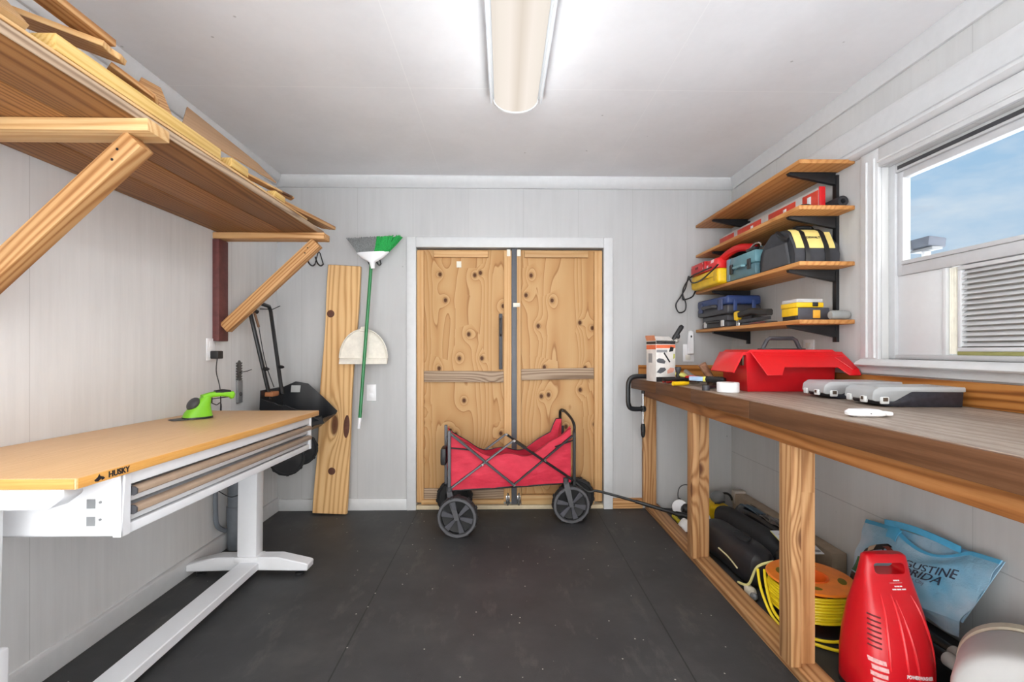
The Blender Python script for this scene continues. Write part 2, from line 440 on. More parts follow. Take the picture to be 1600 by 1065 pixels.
# crown and band mouldings
def crown(name, p0, p1, drop, out, axis):
    mb = MB()
    return mb
struct('trim_1', MB().prism([(YB, H-.08), (YB-.016, H-.08), (YB-.05, H-.014), (YB-.05, H), (YB, H)], 'x', XL, XR, .0015), TRIMW)
struct('trim_2', MB().prism([(XL, H-.08), (XL+.016, H-.08), (XL+.05, H-.014), (XL+.05, H), (XL, H)], 'y', YF, YB-.05, .0015), TRIMW)
struct('trim_3', MB().prism([(XR, H-.085), (XR-.014, H-.085), (XR-.018, H-.07), (XR-.03, H-.012), (XR-.03, H), (XR, H)], 'y', YF, YB-.05, .0015), TRIMW)
struct('trim_4', MB().prism([(XR, 2.13), (XR-.018, 2.13), (XR-.018, 2.225), (XR-.024, 2.238), (XR-.01, 2.245), (XR, 2.245)], 'y', YF, YB, .0015), TRIMW)
struct('trim_5', MB().prism([(XR-.018, 2.085), (XR-.03, 2.088), (XR-.042, 2.1), (XR-.042, 2.112), (XR-.03, 2.126), (XR-.018, 2.13), (XR, 2.13), (XR, 2.085)], 'y', YF, YB, 0), TRIMW)
struct('baseboard_left', MB().prism([(XL, 0), (XL+.016, 0), (XL+.016, .085), (XL+.008, .097), (XL, .097)], 'y', YF, YB, .0015), TRIMW)
struct('baseboard_back', MB().box((XL+.016, YB-.014, 0), (-.705, YB, .085), .003), TRIMW)
kb = board('baseboard_right', (.81, YB-.012, .042), (1.03, YB-.012, .042), .02, .075, PINE); kb['kind'] = 'structure'
# door casing
for i, (lo, hi) in enumerate([((-.705, YB-.02, 0), (DX0, YB, 2.0)), ((DX1, YB-.02, 0), (.81, YB, 2.0)), ((DX0, YB-.02, DZ), (DX1, YB, 2.0))]):
    struct(f'trim_{6+i}', MB().box(lo, hi, .004), TRIMW)
struct('trim_9', MB().box((DX0, YB-.005, 0), (DX1, YB+.1, .03), .003), plain('pale threshold', (206, 190, 160), .6))

GAPDARK = plain('dark gap backing', (58, 46, 36), .7)  # dark strips added behind the door gaps to block leaking light
struct('trim_15', MB().box((DX0, YB+.062, DZ-.05), (DX1, YB+.1, DZ), .002), GAPDARK)
struct('trim_16', MB().box((DX0, YB+.062, .031), (DX0+.04, YB+.1, DZ-.051), .002), GAPDARK)
struct('trim_17', MB().box((DX1-.04, YB+.062, .031), (DX1, YB+.1, DZ-.051), .002), GAPDARK)
# ---- the two plywood leaves
STILE = wood('door framing pine', (176, 126, 74), (196, 152, 100), (206, 168, 120), 50, contrast=.3, knots=False)
TAGM = plain('paper tag', (226, 222, 208), .7)
def door(name, x0, x1, sl, sr, cl, rail, off_, extra):
    y = YB+.03
    d = add(name, MB().box((x0, y, .045), (x1, y+.025, 1.915), .001), plywood('fir plywood '+name[-1], off_), None); d['kind'] = 'structure'
    OFF[d.name] = V((0, 0, 0))
    board('stile', (sl[0], y-.012, .05), (sl[0], y-.012, 1.905), sl[1], .024, STILE, d, up=(0, -1, 0))
    board('stile', (sr[0], y-.012, .05), (sr[0], y-.012, 1.905), sr[1], .024, STILE, d, up=(0, -1, 0))
    board('cleat', (cl[0], y-.014, 1.882), (cl[1], y-.014, 1.882), .028, .05, STILE, d)
    board('mid_rail', (rail[0], y-.01, rail[2]), (rail[1], y-.01, rail[3]), .02, .082, OLDW, d, label='weathered grey middle rail')
    return d, y
d1, y = door('door_1', DX0+.003, .063, (-.61, .05), (.034, .057), (-.51, -.11), (-.584, .005, .977, .974), (0, 0, 0), None)
board('bottom_rail', (-.584, y-.01, .112), (.005, y-.01, .112), .02, .078, OLDW, d1, label='weathered grey bottom rail')
board('kick_strip', (-.6, y-.02, .055), (.005, y-.02, .055), .03, .034, PINE2, d1)
add('weather_strip', MB().box((.0632, y-.02, .03), (.1018, y+.03, 1.924), .001), plain('grey metal strip', (84, 86, 92), .45), d1)
h = MB().box((-.03, y-.03, 1.03), (-.004, y-.024, 1.44), .002); h.tube([(-.017, y-.03, 1.4), (-.017, y-.055, 1.39), (-.017, y-.055, 1.29), (-.017, y-.03, 1.28)], .009, 8)
for z in (1.05, 1.42): h.cyl((-.017, y-.034, z), (-.017, y-.03, z), .006)
add('pull_handle', h, DGREY, d1, label='dark grey metal pull handle')
add('paper_tag', MB().box((-.345, y-.003, 1.785), (-.31, y, 1.83), .0005), TAGM, d1)
add('paper_tag', MB().box((.028, y-.027, 1.865), (.054, y-.024, 1.915), .0005), TAGM, d1)
b = MB().box((.02, y-.034, .04), (.05, y-.024, .1), .003); b.cyl((.035, y-.038, .03), (.035, y-.038, .12), .006); add('slide_bolt', b, CHROME, d1)
d2, y = door('door_2', .102, DX1-.003, (.118, .032), (.706, .06), (.16, .63), (.134, .674, .99, 1.0), (3.1, 0, 1.3), None)
board('bottom_rail', (.134, y-.02, .07), (.674, y-.02, .07), .04, .07, PINE2, d2)
add('paper_tag', MB().box((.104, y-.027, 1.865), (.13, y-.024, 1.915), .0005), TAGM, d2)
add('paper_tag', MB().box((.075, y-.026, 1.49), (.125, y-.024, 1.52), .0005), TAGM, d2)
b = MB().box((.103, y-.034, .04), (.13, y-.024, .1), .003); b.cyl((.117, y-.038, .03), (.117, y-.038, .12), .006); add('slide_bolt', b, CHROME, d2)

# ---- window on the right
c = MB()
c.box((XR-.018, WY1, 1.13), (XR, WY1+.105, 2.083), .004)
for yy in (WY1+.02, WY1+.065): c.tube([(XR-.019, yy, 1.14), (XR-.019, yy, 2.04)], .006, 8)
struct('trim_10', c, TRIMW)
c = MB().box((XR-.018, WY0-.11, WZ1), (XR, WY1, 2.083), .004); c.tube([(XR-.019, WY0-.1, 2.02), (XR-.019, WY1, 2.02)], .006, 8)
struct('trim_11', c, TRIMW)
struct('trim_12', MB().box((XR-.018, WY0-.105, 1.13), (XR, WY0, 1.995), .004), TRIMW)
struct('trim_13', MB().prism([(XR+.05, 1.112), (XR-.045, 1.1), (XR-.052, 1.108), (XR-.045, 1.12), (XR-.02, 1.135), (XR+.05, 1.135)], 'y', WY0-.13, WY1+.1, .001), TRIMW)
struct('trim_14', MB().prism([(XR, 1.068), (XR-.016, 1.068), (XR-.022, 1.09), (XR-.022, 1.1), (XR, 1.105)], 'y', WY0-.11, WY1+.1, .001), TRIMW)
FRM = plain('grey white vinyl frame', (196, 197, 199), .45, var=.03)
win = thing('window_1', 'white sash window', 'window', (XR+.05, 1.4, 1.13)); del win['label']; del win['category']; win['kind'] = 'structure'
f = MB()
f.box((XR+.03, WY1-.035, WZ0), (XR+.079, WY1, WZ1), .003); f.box((XR+.03, WY0, WZ0), (XR+.079, WY0+.035, WZ1), .003)
f.box((XR+.03, WY0+.035, WZ1-.04), (XR+.079, WY1-.035, WZ1), .003); f.box((XR+.03, WY0+.035, WZ0), (XR+.079, WY1-.035, WZ0+.02), .003)
add('frame', f, FRM, win)
f = MB(); y0, y1, z0, z1 = WY0+.035, WY1-.035, 1.5, WZ1-.04
f.box((XR+.04, y1-.03, z0), (XR+.075, y1, z1), .003); f.box((XR+.04, y0, z0), (XR+.075, y0+.03, z1), .003)
f.box((XR+.04, y0+.03, z1-.03), (XR+.075, y1-.03, z1), .003); f.box((XR+.035, y0+.03, z0), (XR+.075, y1-.03, z0+.045), .004); f.box((XR+.03, y0+.03, z0+.045), (XR+.06, y1-.03, z0+.062), .003)
sash = add('upper_sash', f, FRM, win)
add('glass_pane', MB().box((XR+.053, y0+.028, z0+.05), (XR+.057, y1-.028, z1-.028), 0), glassmat('window glass', mixf=.035), sash)
f = MB().box((XR+.045, 1.825, WZ0+.02), (XR+.06, y1, z0), .002); f.box((XR+.04, 1.815, WZ0+.02), (XR+.07, 1.832, z0), .002)
add('filler_panel', f, WHITEP, win)
add('track_gap', MB().box((XR+.028, 1.45, WZ1-.03), (XR+.0305, WY1-.05, WZ1-.014), 0), DGREY, win)
# accordion curtain and louvred air conditioner in the lower sash
ac = thing('air_conditioner', 'white louvred air conditioner grille filling the lower half of the window', 'air conditioner', (XR+.1, 1.3, 1.16))
add('housing', MB().box((XR+.07, .93, 1.17), (XR+.42, 1.775, 1.498), .008), plain('dull cream metal', (176, 172, 166), .5), ac)  # housing in one even greyish cream
f = MB(); f.box((XR+.045, .93, 1.17), (XR+.072, 1.775, 1.186), .003); f.box((XR+.045, .93, 1.482), (XR+.072, 1.775, 1.498), .003); f.box((XR+.045, 1.76, 1.186), (XR+.072, 1.775, 1.482), .003); f.box((XR+.045, .93, 1.186), (XR+.072, .945, 1.482), .003)
add('grille_frame', f, WHITEP, ac)
for k in range(15):
    z = 1.197+k*.0197
    add('louvre', MB().obox((XR+.055, 1.3525, z), (.02, .815, .0025), Matrix.Rotation(-.75, 3, 'Y'), .0005), WHITEP, ac)
f = MB(); zz = []
n = 8
for k in range(n+1): zz.append((XR+(.05 if k % 2 else .058), 1.775+.04*k/n))
f.grid(lambda u, v: (zz[min(int(u*n+.5), n)][0], zz[min(int(u*n+.5), n)][1], 1.16+v*.338), n, 1, .0015)
add('accordion_curtain', f, plain('cream vinyl', (232, 228, 214), .5), ac, smooth=False)
add('mounting_rail', MB().box((XR+.045, .93, 1.156), (XR+.09, 1.775, 1.17), .002), plain('olive painted metal', (150, 150, 92), .5), ac)
# the dark lamp outside
l = thing('solar_lamp', 'small dark grey solar lamp seen outside through the window glass', 'lamp', (2.36, 2.58, 0))
add('lamp_head', MB().obox((2.36, 2.58, 1.765), (.1, .14, .055), Matrix.Rotation(.12, 3, 'Y'), .008), plain('slate plastic', (84, 90, 102), .6), l)
add('post', MB().cyl((2.36, 2.58, -.12), (2.36, 2.58, 1.735), .02), WHITEP, l)
add('bracket', MB().box((2.32, 2.5, 1.722), (2.38, 2.64, 1.737), .003), MGREY, l)
struct('roof_sun_shade', MB().box((XL-.5, YF-.15, H+.08), (2.5, YB+.5, H+.16), .01), plain('grey sun shade', (120, 120, 122), .8))  # unseen overhang added to keep the sun off the window reveal
g = struct('ground', MB().box((-14, -16, -.2), (16, 18, -.12), 0), plain('pale outdoor concrete', (176, 177, 179), .9))

# ---- ceiling light
li = thing('ceiling_light', 'long white wraparound ceiling light with a glowing ribbed diffuser', 'ceiling light', (.063, 1.7, H))
LX, LY0, LY1 = .063, 1.1, 2.325
b = MB().box((LX-.122, LY0, H-.03), (LX+.122, LY1, H-.001), .003)
for s in (-1, 1): b.box((LX+s*.122-.006, LY0, H-.05), (LX+s*.122+.006, LY1, H-.028), .003)
add('housing', b, plain('light grey enamel', (214, 218, 222), .35, var=.01), li)
pr = [(LX+.106*math.cos(a), H-.03-.062*math.sin(a)) for a in [PI*i/24 for i in range(25)]]
dm, nt, bs = new_mat('ribbed glowing diffuser'); t = NT(nt)
s = t.sep(t.geo())
rib = t.math('MULTIPLY_ADD', t.math('SINE', t.math('MULTIPLY', t.math('SUBTRACT', s[0], LX+.0), 59.0)), 0, 1)
tube = t.math('ABSOLUTE', t.math('SUBTRACT', s[0], LX+.004))
glow = t.ramp(t.math('MULTIPLY', tube, 10.0), [(0, srgb(232, 219, 204)), (.4, srgb(254, 243, 232)), (.8, srgb(250, 240, 228)), (1, srgb(244, 234, 222))])
t.l(glow, bs.inputs['Emission Color']); bs.inputs['Emission Strength'].default_value = .86; bs.inputs['Base Color'].default_value = (.02, .02, .02, 1); bs.inputs['Roughness'].default_value = .7; bs.inputs['Specular IOR Level'].default_value = .1
add('diffuser', MB().prism(pr, 'y', LY0+.02, LY1-.006, 0), dm, li, ang=60)
pe = [(LX+.112*math.cos(a), H-.028-.068*math.sin(a)) for a in [PI*i/20 for i in range(21)]]
add('end_cap', MB().prism(pe, 'y', LY1-.008, LY1+.004, .0008), WHITEP, li)
add('end_cap', MB().prism(pe, 'y', LY0+.008, LY0+.02, .0008), WHITEP, li)
# ------------------------------------------------------------------ left: lumber rack
rk = thing('lumber_rack', 'long wooden lumber rack on the left wall with two diagonal braced brackets', 'rack', (XL, 1.6, 1.845))
ZB = 1.845
for i, (xa, xb) in enumerate([(-1.06, -1.25), (-1.252, -1.44), (-1.442, -1.632)]):
    board('shelf_plank', ((xa+xb)/2, .32, ZB+.0135), ((xa+xb)/2, 2.80-.01*i, ZB+.0135), abs(xa-xb), .027, [OLDW, PLANK, PLANK][i] if 0 else PLANK, rk, bev=.004)
board('edge_strip', (-1.057, .32, ZB+.0135), (-1.057, 2.795, ZB+.0135), .006, .027, OLDW, rk, label='weathered grey front edge of the rack')
DARKRED = plain('maroon painted wood', (96, 52, 50), .6, var=.25)
for y, red in ((1.415, 0), (2.745, 1)):
    board('bracket_arm', (XL+.002, y, ZB-.019), (-1.02, y, ZB-.019), .09, .036, PINE if red else PINE2, rk)
    board('wall_post', (XL+.02, y, ZB-.04), (XL+.02, y, 1.225), .09, .038, DARKRED if red else PINE, rk, up=(1, 0, 0), label='maroon painted wall post' if red else None)
    board('brace', (-1.075, y+.0, ZB-.052), (XL+.05, y+.0, 1.30), .062, .055, PINE if red else PINE, rk, up=(0, 1, 0))
    for sx in (0, .03): add('screw', MB().cyl((-1.12-sx*.5, y-.0285, ZB-.085-sx), (-1.12-sx*.5, y-.0265, ZB-.085-sx), .004), BLKMET, rk)
G = 'loose boards on the lumber rack'
def plank(label, p0, p1, w, h, mat, up=(0, 0, 1), poly=None, name='board'):
    return tag(board(name, p0, p1, w, h, mat, None, up, .0015, None, poly), label, 'board', G)
def sheet(label, pts, th, mat, name='plywood_offcut'):
    """four corners of a thin board, built flat along its own length so the grain follows"""
    P = [V(p) for p in pts]; x = (P[1]-P[0]).normalized(); z = x.cross(P[3]-P[0]).normalized(); y = z.cross(x); c = sum(P, V())/4
    M = Matrix.Translation(c) @ Matrix((x, y, z)).transposed().to_4x4(); Q = [M.inverted() @ p for p in P]
    mb = MB().grid(lambda u, v: (Q[0]*(1-u)+Q[1]*u)*(1-v)+(Q[3]*(1-u)+Q[2]*u)*v, 4, 4, th)
    me = bpy.data.meshes.new(name); mb.bm.to_mesh(me); mb.bm.free(); me.materials.append(mat)
    return tag(addmesh(name, me, None, True, 35, None, None, M), label, 'board', G)
zt = ZB+.027
jag = [(-.5, -.5), (.5, -.5), (.47, -.1), (.5, .12), (.46, .5), (-.5, .5)]
plank('long thin pale strip lying along the front edge of the lumber rack', (-1.1, .34, zt+.0075), (-1.1, 2.56, zt+.0075), .09, .009, PINE2)
plank('yellow board with a grey sawn near end on the front of the rack', (-1.085, 1.13, zt+.034), (-1.085, 1.78, zt+.034), .06, .04, FIR)
sheet('thick tilted board with green tinged end grain at the near end of the rack', [(-1.145, .7, 1.935), (-1.145, 1.15, 1.945), (-1.34, 1.25, 2.12), (-1.37, .75, 2.13)], .028, PINE2, 'board')
plank('narrow board on top of the pile pointing towards the camera, close to the ceiling', (-1.17, .55, 2.082), (-1.15, 1.385, 2.064), .06, .02, PINE)
plank('short pale board with a ragged splintered end beneath the topmost narrow board', (-1.42, 1.335, 2.13), (-1.085, 1.345, 2.008), .1, .016, PINE2, poly=jag)
plank('narrow splintered offcut ending in a point near the rack middle', (-1.16, 1.405, 2.01), (-1.08, 1.5, 1.95), .05, .014, PINE, poly=[(-.5, -.5), (.35, -.5), (.5, .1), (.3, .5), (-.5, .3)])
sheet('tilted thin plywood offcut with a bright edge leaning on the boards', [(-1.135, 1.46, 1.945), (-1.125, 1.625, 1.962), (-1.25, 1.74, 2.13), (-1.255, 1.655, 2.12)], .006, PINE)
sheet('brown hardboard sheet leaning highest at the far end of the rack', [(-1.12, 1.66, 1.955), (-1.1, 2.3, 1.985), (-1.22, 2.36, 2.1), (-1.38, 2.08, 2.235)], .006, PLYLAM, 'hardboard_sheet')
plank('thin white edged strip pointing at the back wall', (-1.13, 1.79, zt+.045), (-1.09, 2.48, zt+.087), .04, .01, PINE2, poly=[(-.5, -.5), (.44, -.5), (.5, .5), (-.5, .5)])
plank('long board reaching furthest past the far end of the rack', (-1.19, 1.8, zt+.03), (-1.05, 2.88, zt+.04), .07, .02, PINE, poly=[(-.5, -.5), (.5, -.5), (.49, 0), (.46, .5), (-.5, .5)])
plank('warped board under the others along the wall side of the rack', (-1.5, .5, zt+.016), (-1.5, 2.7, zt+.016), .2, .03, PINE)
plank('small sawn block with a grey face beyond the yellow board', (-1.08, 1.85, zt+.035), (-1.08, 1.97, zt+.035), .05, .036, FIR, name='wood_block')
plank('smaller sawn block near the far end of the rack', (-1.075, 2.2, zt+.028), (-1.075, 2.3, zt+.028), .04, .028, FIR, name='wood_block')
bx = thing('carton', 'white carton with a black printed outline at the near end of the rack', 'box', (-1.07, .86, zt+.046), rz=.0, local=True)
add('body', MB().box((-.06, -.1, -.03), (.06, .1, .04), .002), WPLAS, bx)
e = MB()
for a in ((-.05, .1, -.022, .05, .1012, -.014), (-.05, .1, .024, .05, .1012, .032), (-.05, .1, -.022, -.042, .1012, .032), (.042, .1, -.022, .05, .1012, .032)): e.box(a[:3], a[3:], 0)
for a in ((.06, -.08, -.022, .0612, .08, -.012), (.06, -.08, .022, .0612, .08, .032), (.06, .07, -.022, .0612, .08, .032), (.06, -.08, -.022, .0612, -.07, .032)): e.box(a[:3], a[3:], 0)
add('printed_outline', e, BLACK, bx)

# ------------------------------------------------------------------ left: work table
TZ, TY0, TY1, TX0, TX1 = 0.0, 0.0, 1.50, -.615, 0.0       # local: origin at near front top corner
tb = thing('work_table', 'white steel height adjustable work table with a butcher block top and two drawers', 'table', (-1.03, 1.155, .868), local=True, rot=(-math.radians(1.2), 0, 0))
def fl(z): return z
tp = MB().box((TX0, TY0, -.028), (TX1, TY1, 0), .003)
me = bpy.data.meshes.new('tabletop'); tp.xf(Matrix.Rotation(-PI/2, 4, 'Z')); tp.bm.to_mesh(me); tp.bm.free(); me.materials.append(BUTCHER)
top = addmesh('tabletop', me, tb, M=Matrix.Rotation(PI/2, 4, 'Z'))
lm = plain('black badge ink', (40, 40, 44), .4)
EDGE = wood('golden varnished edge', (176, 116, 44), (208, 148, 70), (226, 172, 92), 30, knots=False, contrast=.2, rough=.4)
board('front_edge', (TX1+.0005, TY0+.004, -.014), (TX1+.0005, TY1-.004, -.014), .002, .024, EDGE, tb, label='golden front edge')
board('side_edge', (TX0+.004, TY0-.0005, -.014), (TX1-.004, TY0-.0005, -.014), .002, .024, EDGE, tb, up=(0, 0, 1))
# badge on the front edge
M = frame((.0025, .125, -.014), (0, 1, 0), (0, 0, 1))
text('badge_lettering', 'HUSKY', .022, M, lm, tb, bold=.0005, xs=1.0)
bd = MB(); bd.prism([(-.024, -.004), (-.012, .003), (-.006, .012), (-.002, .004), (.01, .0), (.016, -.006), (.004, -.01), (.002, -.004), (-.01, -.011), (-.02, -.009)], 'z', 0, .0008, 0, M=M @ Matrix.Translation((-.058, 0, 0)) @ Matrix.Scale(.8, 4))
add('badge_emblem', bd, lm, tb)
# apron, drawers
c = MB()
c.box((-.56, .15, -.195), (-.03, .154, -.028), .001); c.box((-.56, 1.415, -.195), (-.03, 1.419, -.028), .001)
c.box((-.56, .15, -.195), (-.03, 1.419, -.191), .001); c.box((-.56, .15, -.195), (-.556, 1.419, -.028), .001)
c.box((-.03, .175, -.062), (-.012, 1.419, -.028), .002); c.box((-.03, .175, -.197), (-.012, 1.419, -.17), .002)
c.prism([(-.03, -.028), (-.03, -.197), (-.008, -.197), (-.008, -.18), (-.012, -.028)], 'y', .147, .152, .0005)
c.prism([(.148, -.197), (.18, -.197), (.18, -.028), (.158, -.028)], 'x', -.016, -.008, .001)
c.box((-.03, 1.40, -.197), (-.008, 1.419, -.028), .002)
add('drawer_cabinet', c, STEELW, tb)
for z in (-.09, -.137):
    sl = MB(); sl.box((-.102, .1478, z-.029), (-.08, .1502, z-.004), 0)
    add('vent_slot', sl, MGREY, tb)
    add('screw', MB().cyl((-.066, .1475, z-.012), (-.066, .1502, z-.012), .0035), MGREY, tb)
TAUPE = plain('taupe bullnose', (158, 136, 116), .45)
for zt_, zb_ in ((-.066, -.115), (-.118, -.168)):
    d = add('drawer', MB().box((-.5, .184, zb_+.003), (-.018, 1.397, zt_-.012), .002), STEELW, tb)
    h = MB().prism([(-.02, zt_-.004), (-.004, zt_-.004), (.004, zt_-.01), (.004, zt_-.022), (-.004, zt_-.027), (-.02, zt_-.027)], 'y', .188, 1.394, .001)
    add('handle', h, TAUPE, d, label='taupe bullnose drawer pull')
    add('handle_cap', MB().prism([(-.02, zt_-.003), (-.003, zt_-.003), (.0052, zt_-.009), (.0052, zt_-.023), (-.003, zt_-.028), (-.02, zt_-.028)], 'y', .183, .1885, .0005), DGREY, d)
# end arms, legs, feet
for y in (.045, 1.36):
    a = MB().prism([(-.59, -.029), (-.045, -.029), (-.045, -.052), (-.085, -.082), (-.59, -.082)], 'y', y-.03, y+.03, .004)
    add('top_arm', a, STEELW, tb)
    xc = -.3
    add('leg', MB().box((xc-.05, y-.035, -.74), (xc+.05, y+.035, -.082), .006), STEELW, tb)
    fz = -.868+.012+y*math.tan(math.radians(1.2))
    add('leg_sleeve', MB().box((xc-.062, y-.044, fz+.06), (xc+.062, y+.044, -.45 if y < 1 else fz+.09), .006), STEELW, tb)
    foot = MB().prism([(-.62, fz+.016), (-.30, fz+.022), (.015, fz+.016), (.018, fz+.05), (-.0, fz+.056), (-.14, fz+.088), (-.46, fz+.088), (-.61, fz+.052)], 'y', y-.04, y+.04, .005)
    ft = add('foot', foot, STEELW, tb)
    for x in (-.55, -.04):
        add('levelling_pad', MB().lathe([(0, -.001), (.024, -.001), (.024, .008), (.01, .014), (.008, .03), (0, .03)], (x, y, fz-.01)), BLACK, ft)
for yb in (0,):
    f0 = -.868+.03
    add('stretcher', MB().bar((-.285, .08, f0+.028), (-.285, 1.325, f0+.028+1.325*math.tan(math.radians(1.2))*.95), .1, .04, bev=.004), STEELW, tb)

# ------------------------------------------------------------------ on and behind the table
GREEN = plain('lime green plastic', (126, 200, 40), .4, var=.03)
gs = thing('grass_shear', 'lime green cordless grass shear standing on the butcher block table', 'garden tool', (-1.475, 2.3, .844), rz=math.radians(52), local=True)
def ring(xc, zc, w, h, n=14, tilt=0, e=.7):
    out = []
    for k in range(n):
        a = 2*PI*k/n; ca, sa = math.cos(a), math.sin(a)
        y = math.copysign(abs(ca)**e, ca)*w; z = math.copysign(abs(sa)**e, sa)*h
        out.append(V((xc-z*math.sin(tilt), y, zc+z*math.cos(tilt))))
    return out
b = MB()
def oval(xc, z, lx, ly, n=18, e=.75): return [V((xc+math.copysign(abs(math.cos(2*PI*k/n))**e, math.cos(2*PI*k/n))*lx, math.copysign(abs(math.sin(2*PI*k/n))**e, math.sin(2*PI*k/n))*ly, z)) for k in range(n)]
b.loft([oval(0, .01, .062, .045), oval(.002, .03, .056, .042), oval(.012, .06, .042, .036), oval(.026, .088, .03, .03), oval(.04, .105, .018, .024)])
add('body', b, GREEN, gs)
add('base', MB().loft([oval(0, .002, .064, .047), oval(0, .011, .063, .046)]), BLACK, gs)
h = MB().loft([ring(.02, .098, .02, .016, tilt=.2), ring(.06, .111, .017, .014), ring(.1, .113, .016, .0135), ring(.14, .109, .018, .016), ring(.155, .102, .019, .02, tilt=-.3), ring(.163, .098, .013, .014, tilt=-.3)])
add('handle', h, GREEN, gs)
add('grip_pad', MB().loft([ring(.075, .122, .015, .009), ring(.11, .124, .0165, .011), ring(.145, .12, .015, .009)]), BLACK, gs)
add('motor_cover', MB().ball((-.018, 0, .072), (.035, .0375, .022), 14, M=Matrix.Rotation(-.95, 3, 'Y')), DGREY, gs)
add('trigger', MB().box((.05, -.008, .07), (.064, .008, .1), .004), BLACK, gs)
add('blade', MB().prism([(-.1, -.035), (-.055, -.044), (-.055, .044), (-.1, .035), (-.115, .02), (-.1, .012), (-.116, 0), (-.1, -.012), (-.115, -.02)], 'z', .003, .006, .0005), DGREY, gs)
ol = thing('wall_outlet', 'white wall outlet with a black charger plugged in beneath the rack post', 'outlet', (XL, 2.68, 1.18))
add('plate', MB().box((XL, 2.645, 1.115), (XL+.006, 2.72, 1.24), .003), WPLAS, ol)
for z in (1.15, 1.205): add('socket', MB().box((XL+.006, 2.665, z-.016), (XL+.0085, 2.7, z+.016), .002), WPLAS, ol)
ch = thing('charger', 'black charger plug with a thin cord in the left wall outlet', 'charger', (XL+.01, 2.69, 1.15))
add('plug', MB().box((XL+.009, 2.665, 1.125), (XL+.055, 2.715, 1.17), .005), BLACK, ch)
cord = spline([(XL+.035, 2.69, 1.126), (XL+.03, 2.69, 1.05), (XL+.045, 2.7, .95), (XL+.045, 2.7, .8), (XL+.045, 2.64, .55), (XL+.05, 2.62, .44), (XL+.06, 2.7, .36), (XL+.1, 2.74, .33), (XL+.125, 2.83, .36), (XL+.125, 2.8, .5), (XL+.12, 2.74, .62), (XL+.06, 2.70, .78), (XL+.055, 2.69, .872), (XL+.065, 2.63, .872), (-1.56, 2.53, .91), (-1.385, 2.44, .938)], 8)
add('cord', MB().tube(cord, .0028, 6), BLACK, ch)
hb = thing('hedge_trimmer_blade', 'grey toothed hedge trimmer blade hanging on the left wall', 'blade', (XL, 2.96, .96))
p = []
for k in range(7): z = .985+k*.0165; p += [(2.945, z), (2.93, z+.006), (2.93, z+.011), (2.945, z+.013)]
q = [(2.96+(2.96-a), b) for a, b in p][::-1]
add('blade', MB().prism([(2.94, .845), (2.94, .975)]+p+[(2.96, 1.11)]+q+[(2.98, .975), (2.98, .845)], 'x', XL+.004, XL+.012, .0005), plain('grey steel', (112, 112, 112), .4, .7, var=.2), hb)
add('sheath', MB().box((XL+.003, 2.934, .845), (XL+.016, 2.986, .985), .002), MGREY, hb)
b = MB().lathe([(.012, 0), (.012, .003), (.007, .003), (.007, 0)], (XL+.016, 2.96, .9), (1, 0, 0)); add('lock_ring', b, DGREY, hb)
nl = thing('wall_nail', 'long black nail through the trimmer blade on the left wall', 'nail', (XL, 2.95, 1.035))
add('shank', MB().tube([(XL-.004, 2.948, 1.03), (XL+.05, 2.972, 1.042), (XL+.075, 2.98, 1.052)], .0025, 6), BLKMET, nl)
# pipes on the left wall behind the table
pp = thing('drain_pipe', 'thick grey drain pipe standing in the corner behind the work table', 'pipe', (-1.585, 2.83, 0))
GP = plain('grey conduit plastic', (110, 116, 124), .45)
add('pipe', MB().lathe([(.05, .001), (.05, .14), (.053, .14), (.053, .25), (.047, .252), (.047, .8), (0, .8), ], (-1.585, 2.83, 0)), GP, pp)
cd = thing('conduit_pipe', 'thin grey conduit pipe curving down beside the thick drain pipe', 'pipe', (XL+.02, 2.70, 0))
add('pipe', MB().tube(spline([(XL+.02, 2.70, .8), (XL+.02, 2.70, .5), (XL+.02, 2.70, .25), (XL+.022, 2.715, .17), (XL+.03, 2.775, .12)], 6), .013, 10), GP, cd)
# ------------------------------------------------------------------ back wall
lb = thing('live_edge_board', 'tall knotty live edge pine board leaning on the back wall', 'board', (-1.23, 3.4, 0))
P = []
n = 26
Lb = 1.775
for i in range(n+1):
    u = i/n
    w = -.115-.006*math.sin(u*9)-(.01 if u < .18 else 0)*(1-u/.18)
    P.append((u*Lb, w))
Q = []
for i in range(n+1):
    u = 1-i/n
    Q.append((u*Lb, .113+.004*math.sin(u*14+1)-(.018*math.exp(-((u-.4)/.02)**2))))
mb = MB().prism(P+Q, 'z', -.015, .015, .003)
me = bpy.data.meshes.new('plank'); mb.bm.to_mesh(me); mb.bm.free(); me.materials.append(LIVE)
d = V((.085, .065, 1.74)).normalized(); z = V((0, -1, .037)); y = z.cross(d).normalized(); z = d.cross(y)
p0 = V((-1.235, 3.372, .012))
addmesh('plank', me, lb, True, 35, None, None, Matrix.Translation(p0) @ Matrix((d, y, z)).transposed().to_4x4())
KN = plain('dark knot wood', (92, 52, 34), .6, var=.3); KN2 = plain('brown knot ring', (150, 98, 58), .6, var=.15)
for u, v, rr in ((1.42, .075, .028), (.62, -.088, .05), (.30, -.002, .027)):
    c = p0 + d*u + y*v + z*.0148
    b = MB().lathe([(0, .0012), (rr*.8, .0012), (rr, 0), (0, 0)], (0, 0, 0), (0, 0, 1), 18)
    b.xf(Matrix.Translation(c) @ Matrix((d, y, z)).transposed().to_4x4() @ Matrix.Diagonal((1.0 if rr < .05 else 1.7, 1 if rr < .05 else .45, 1, 1)))
    add('knot', b, KN, lb)

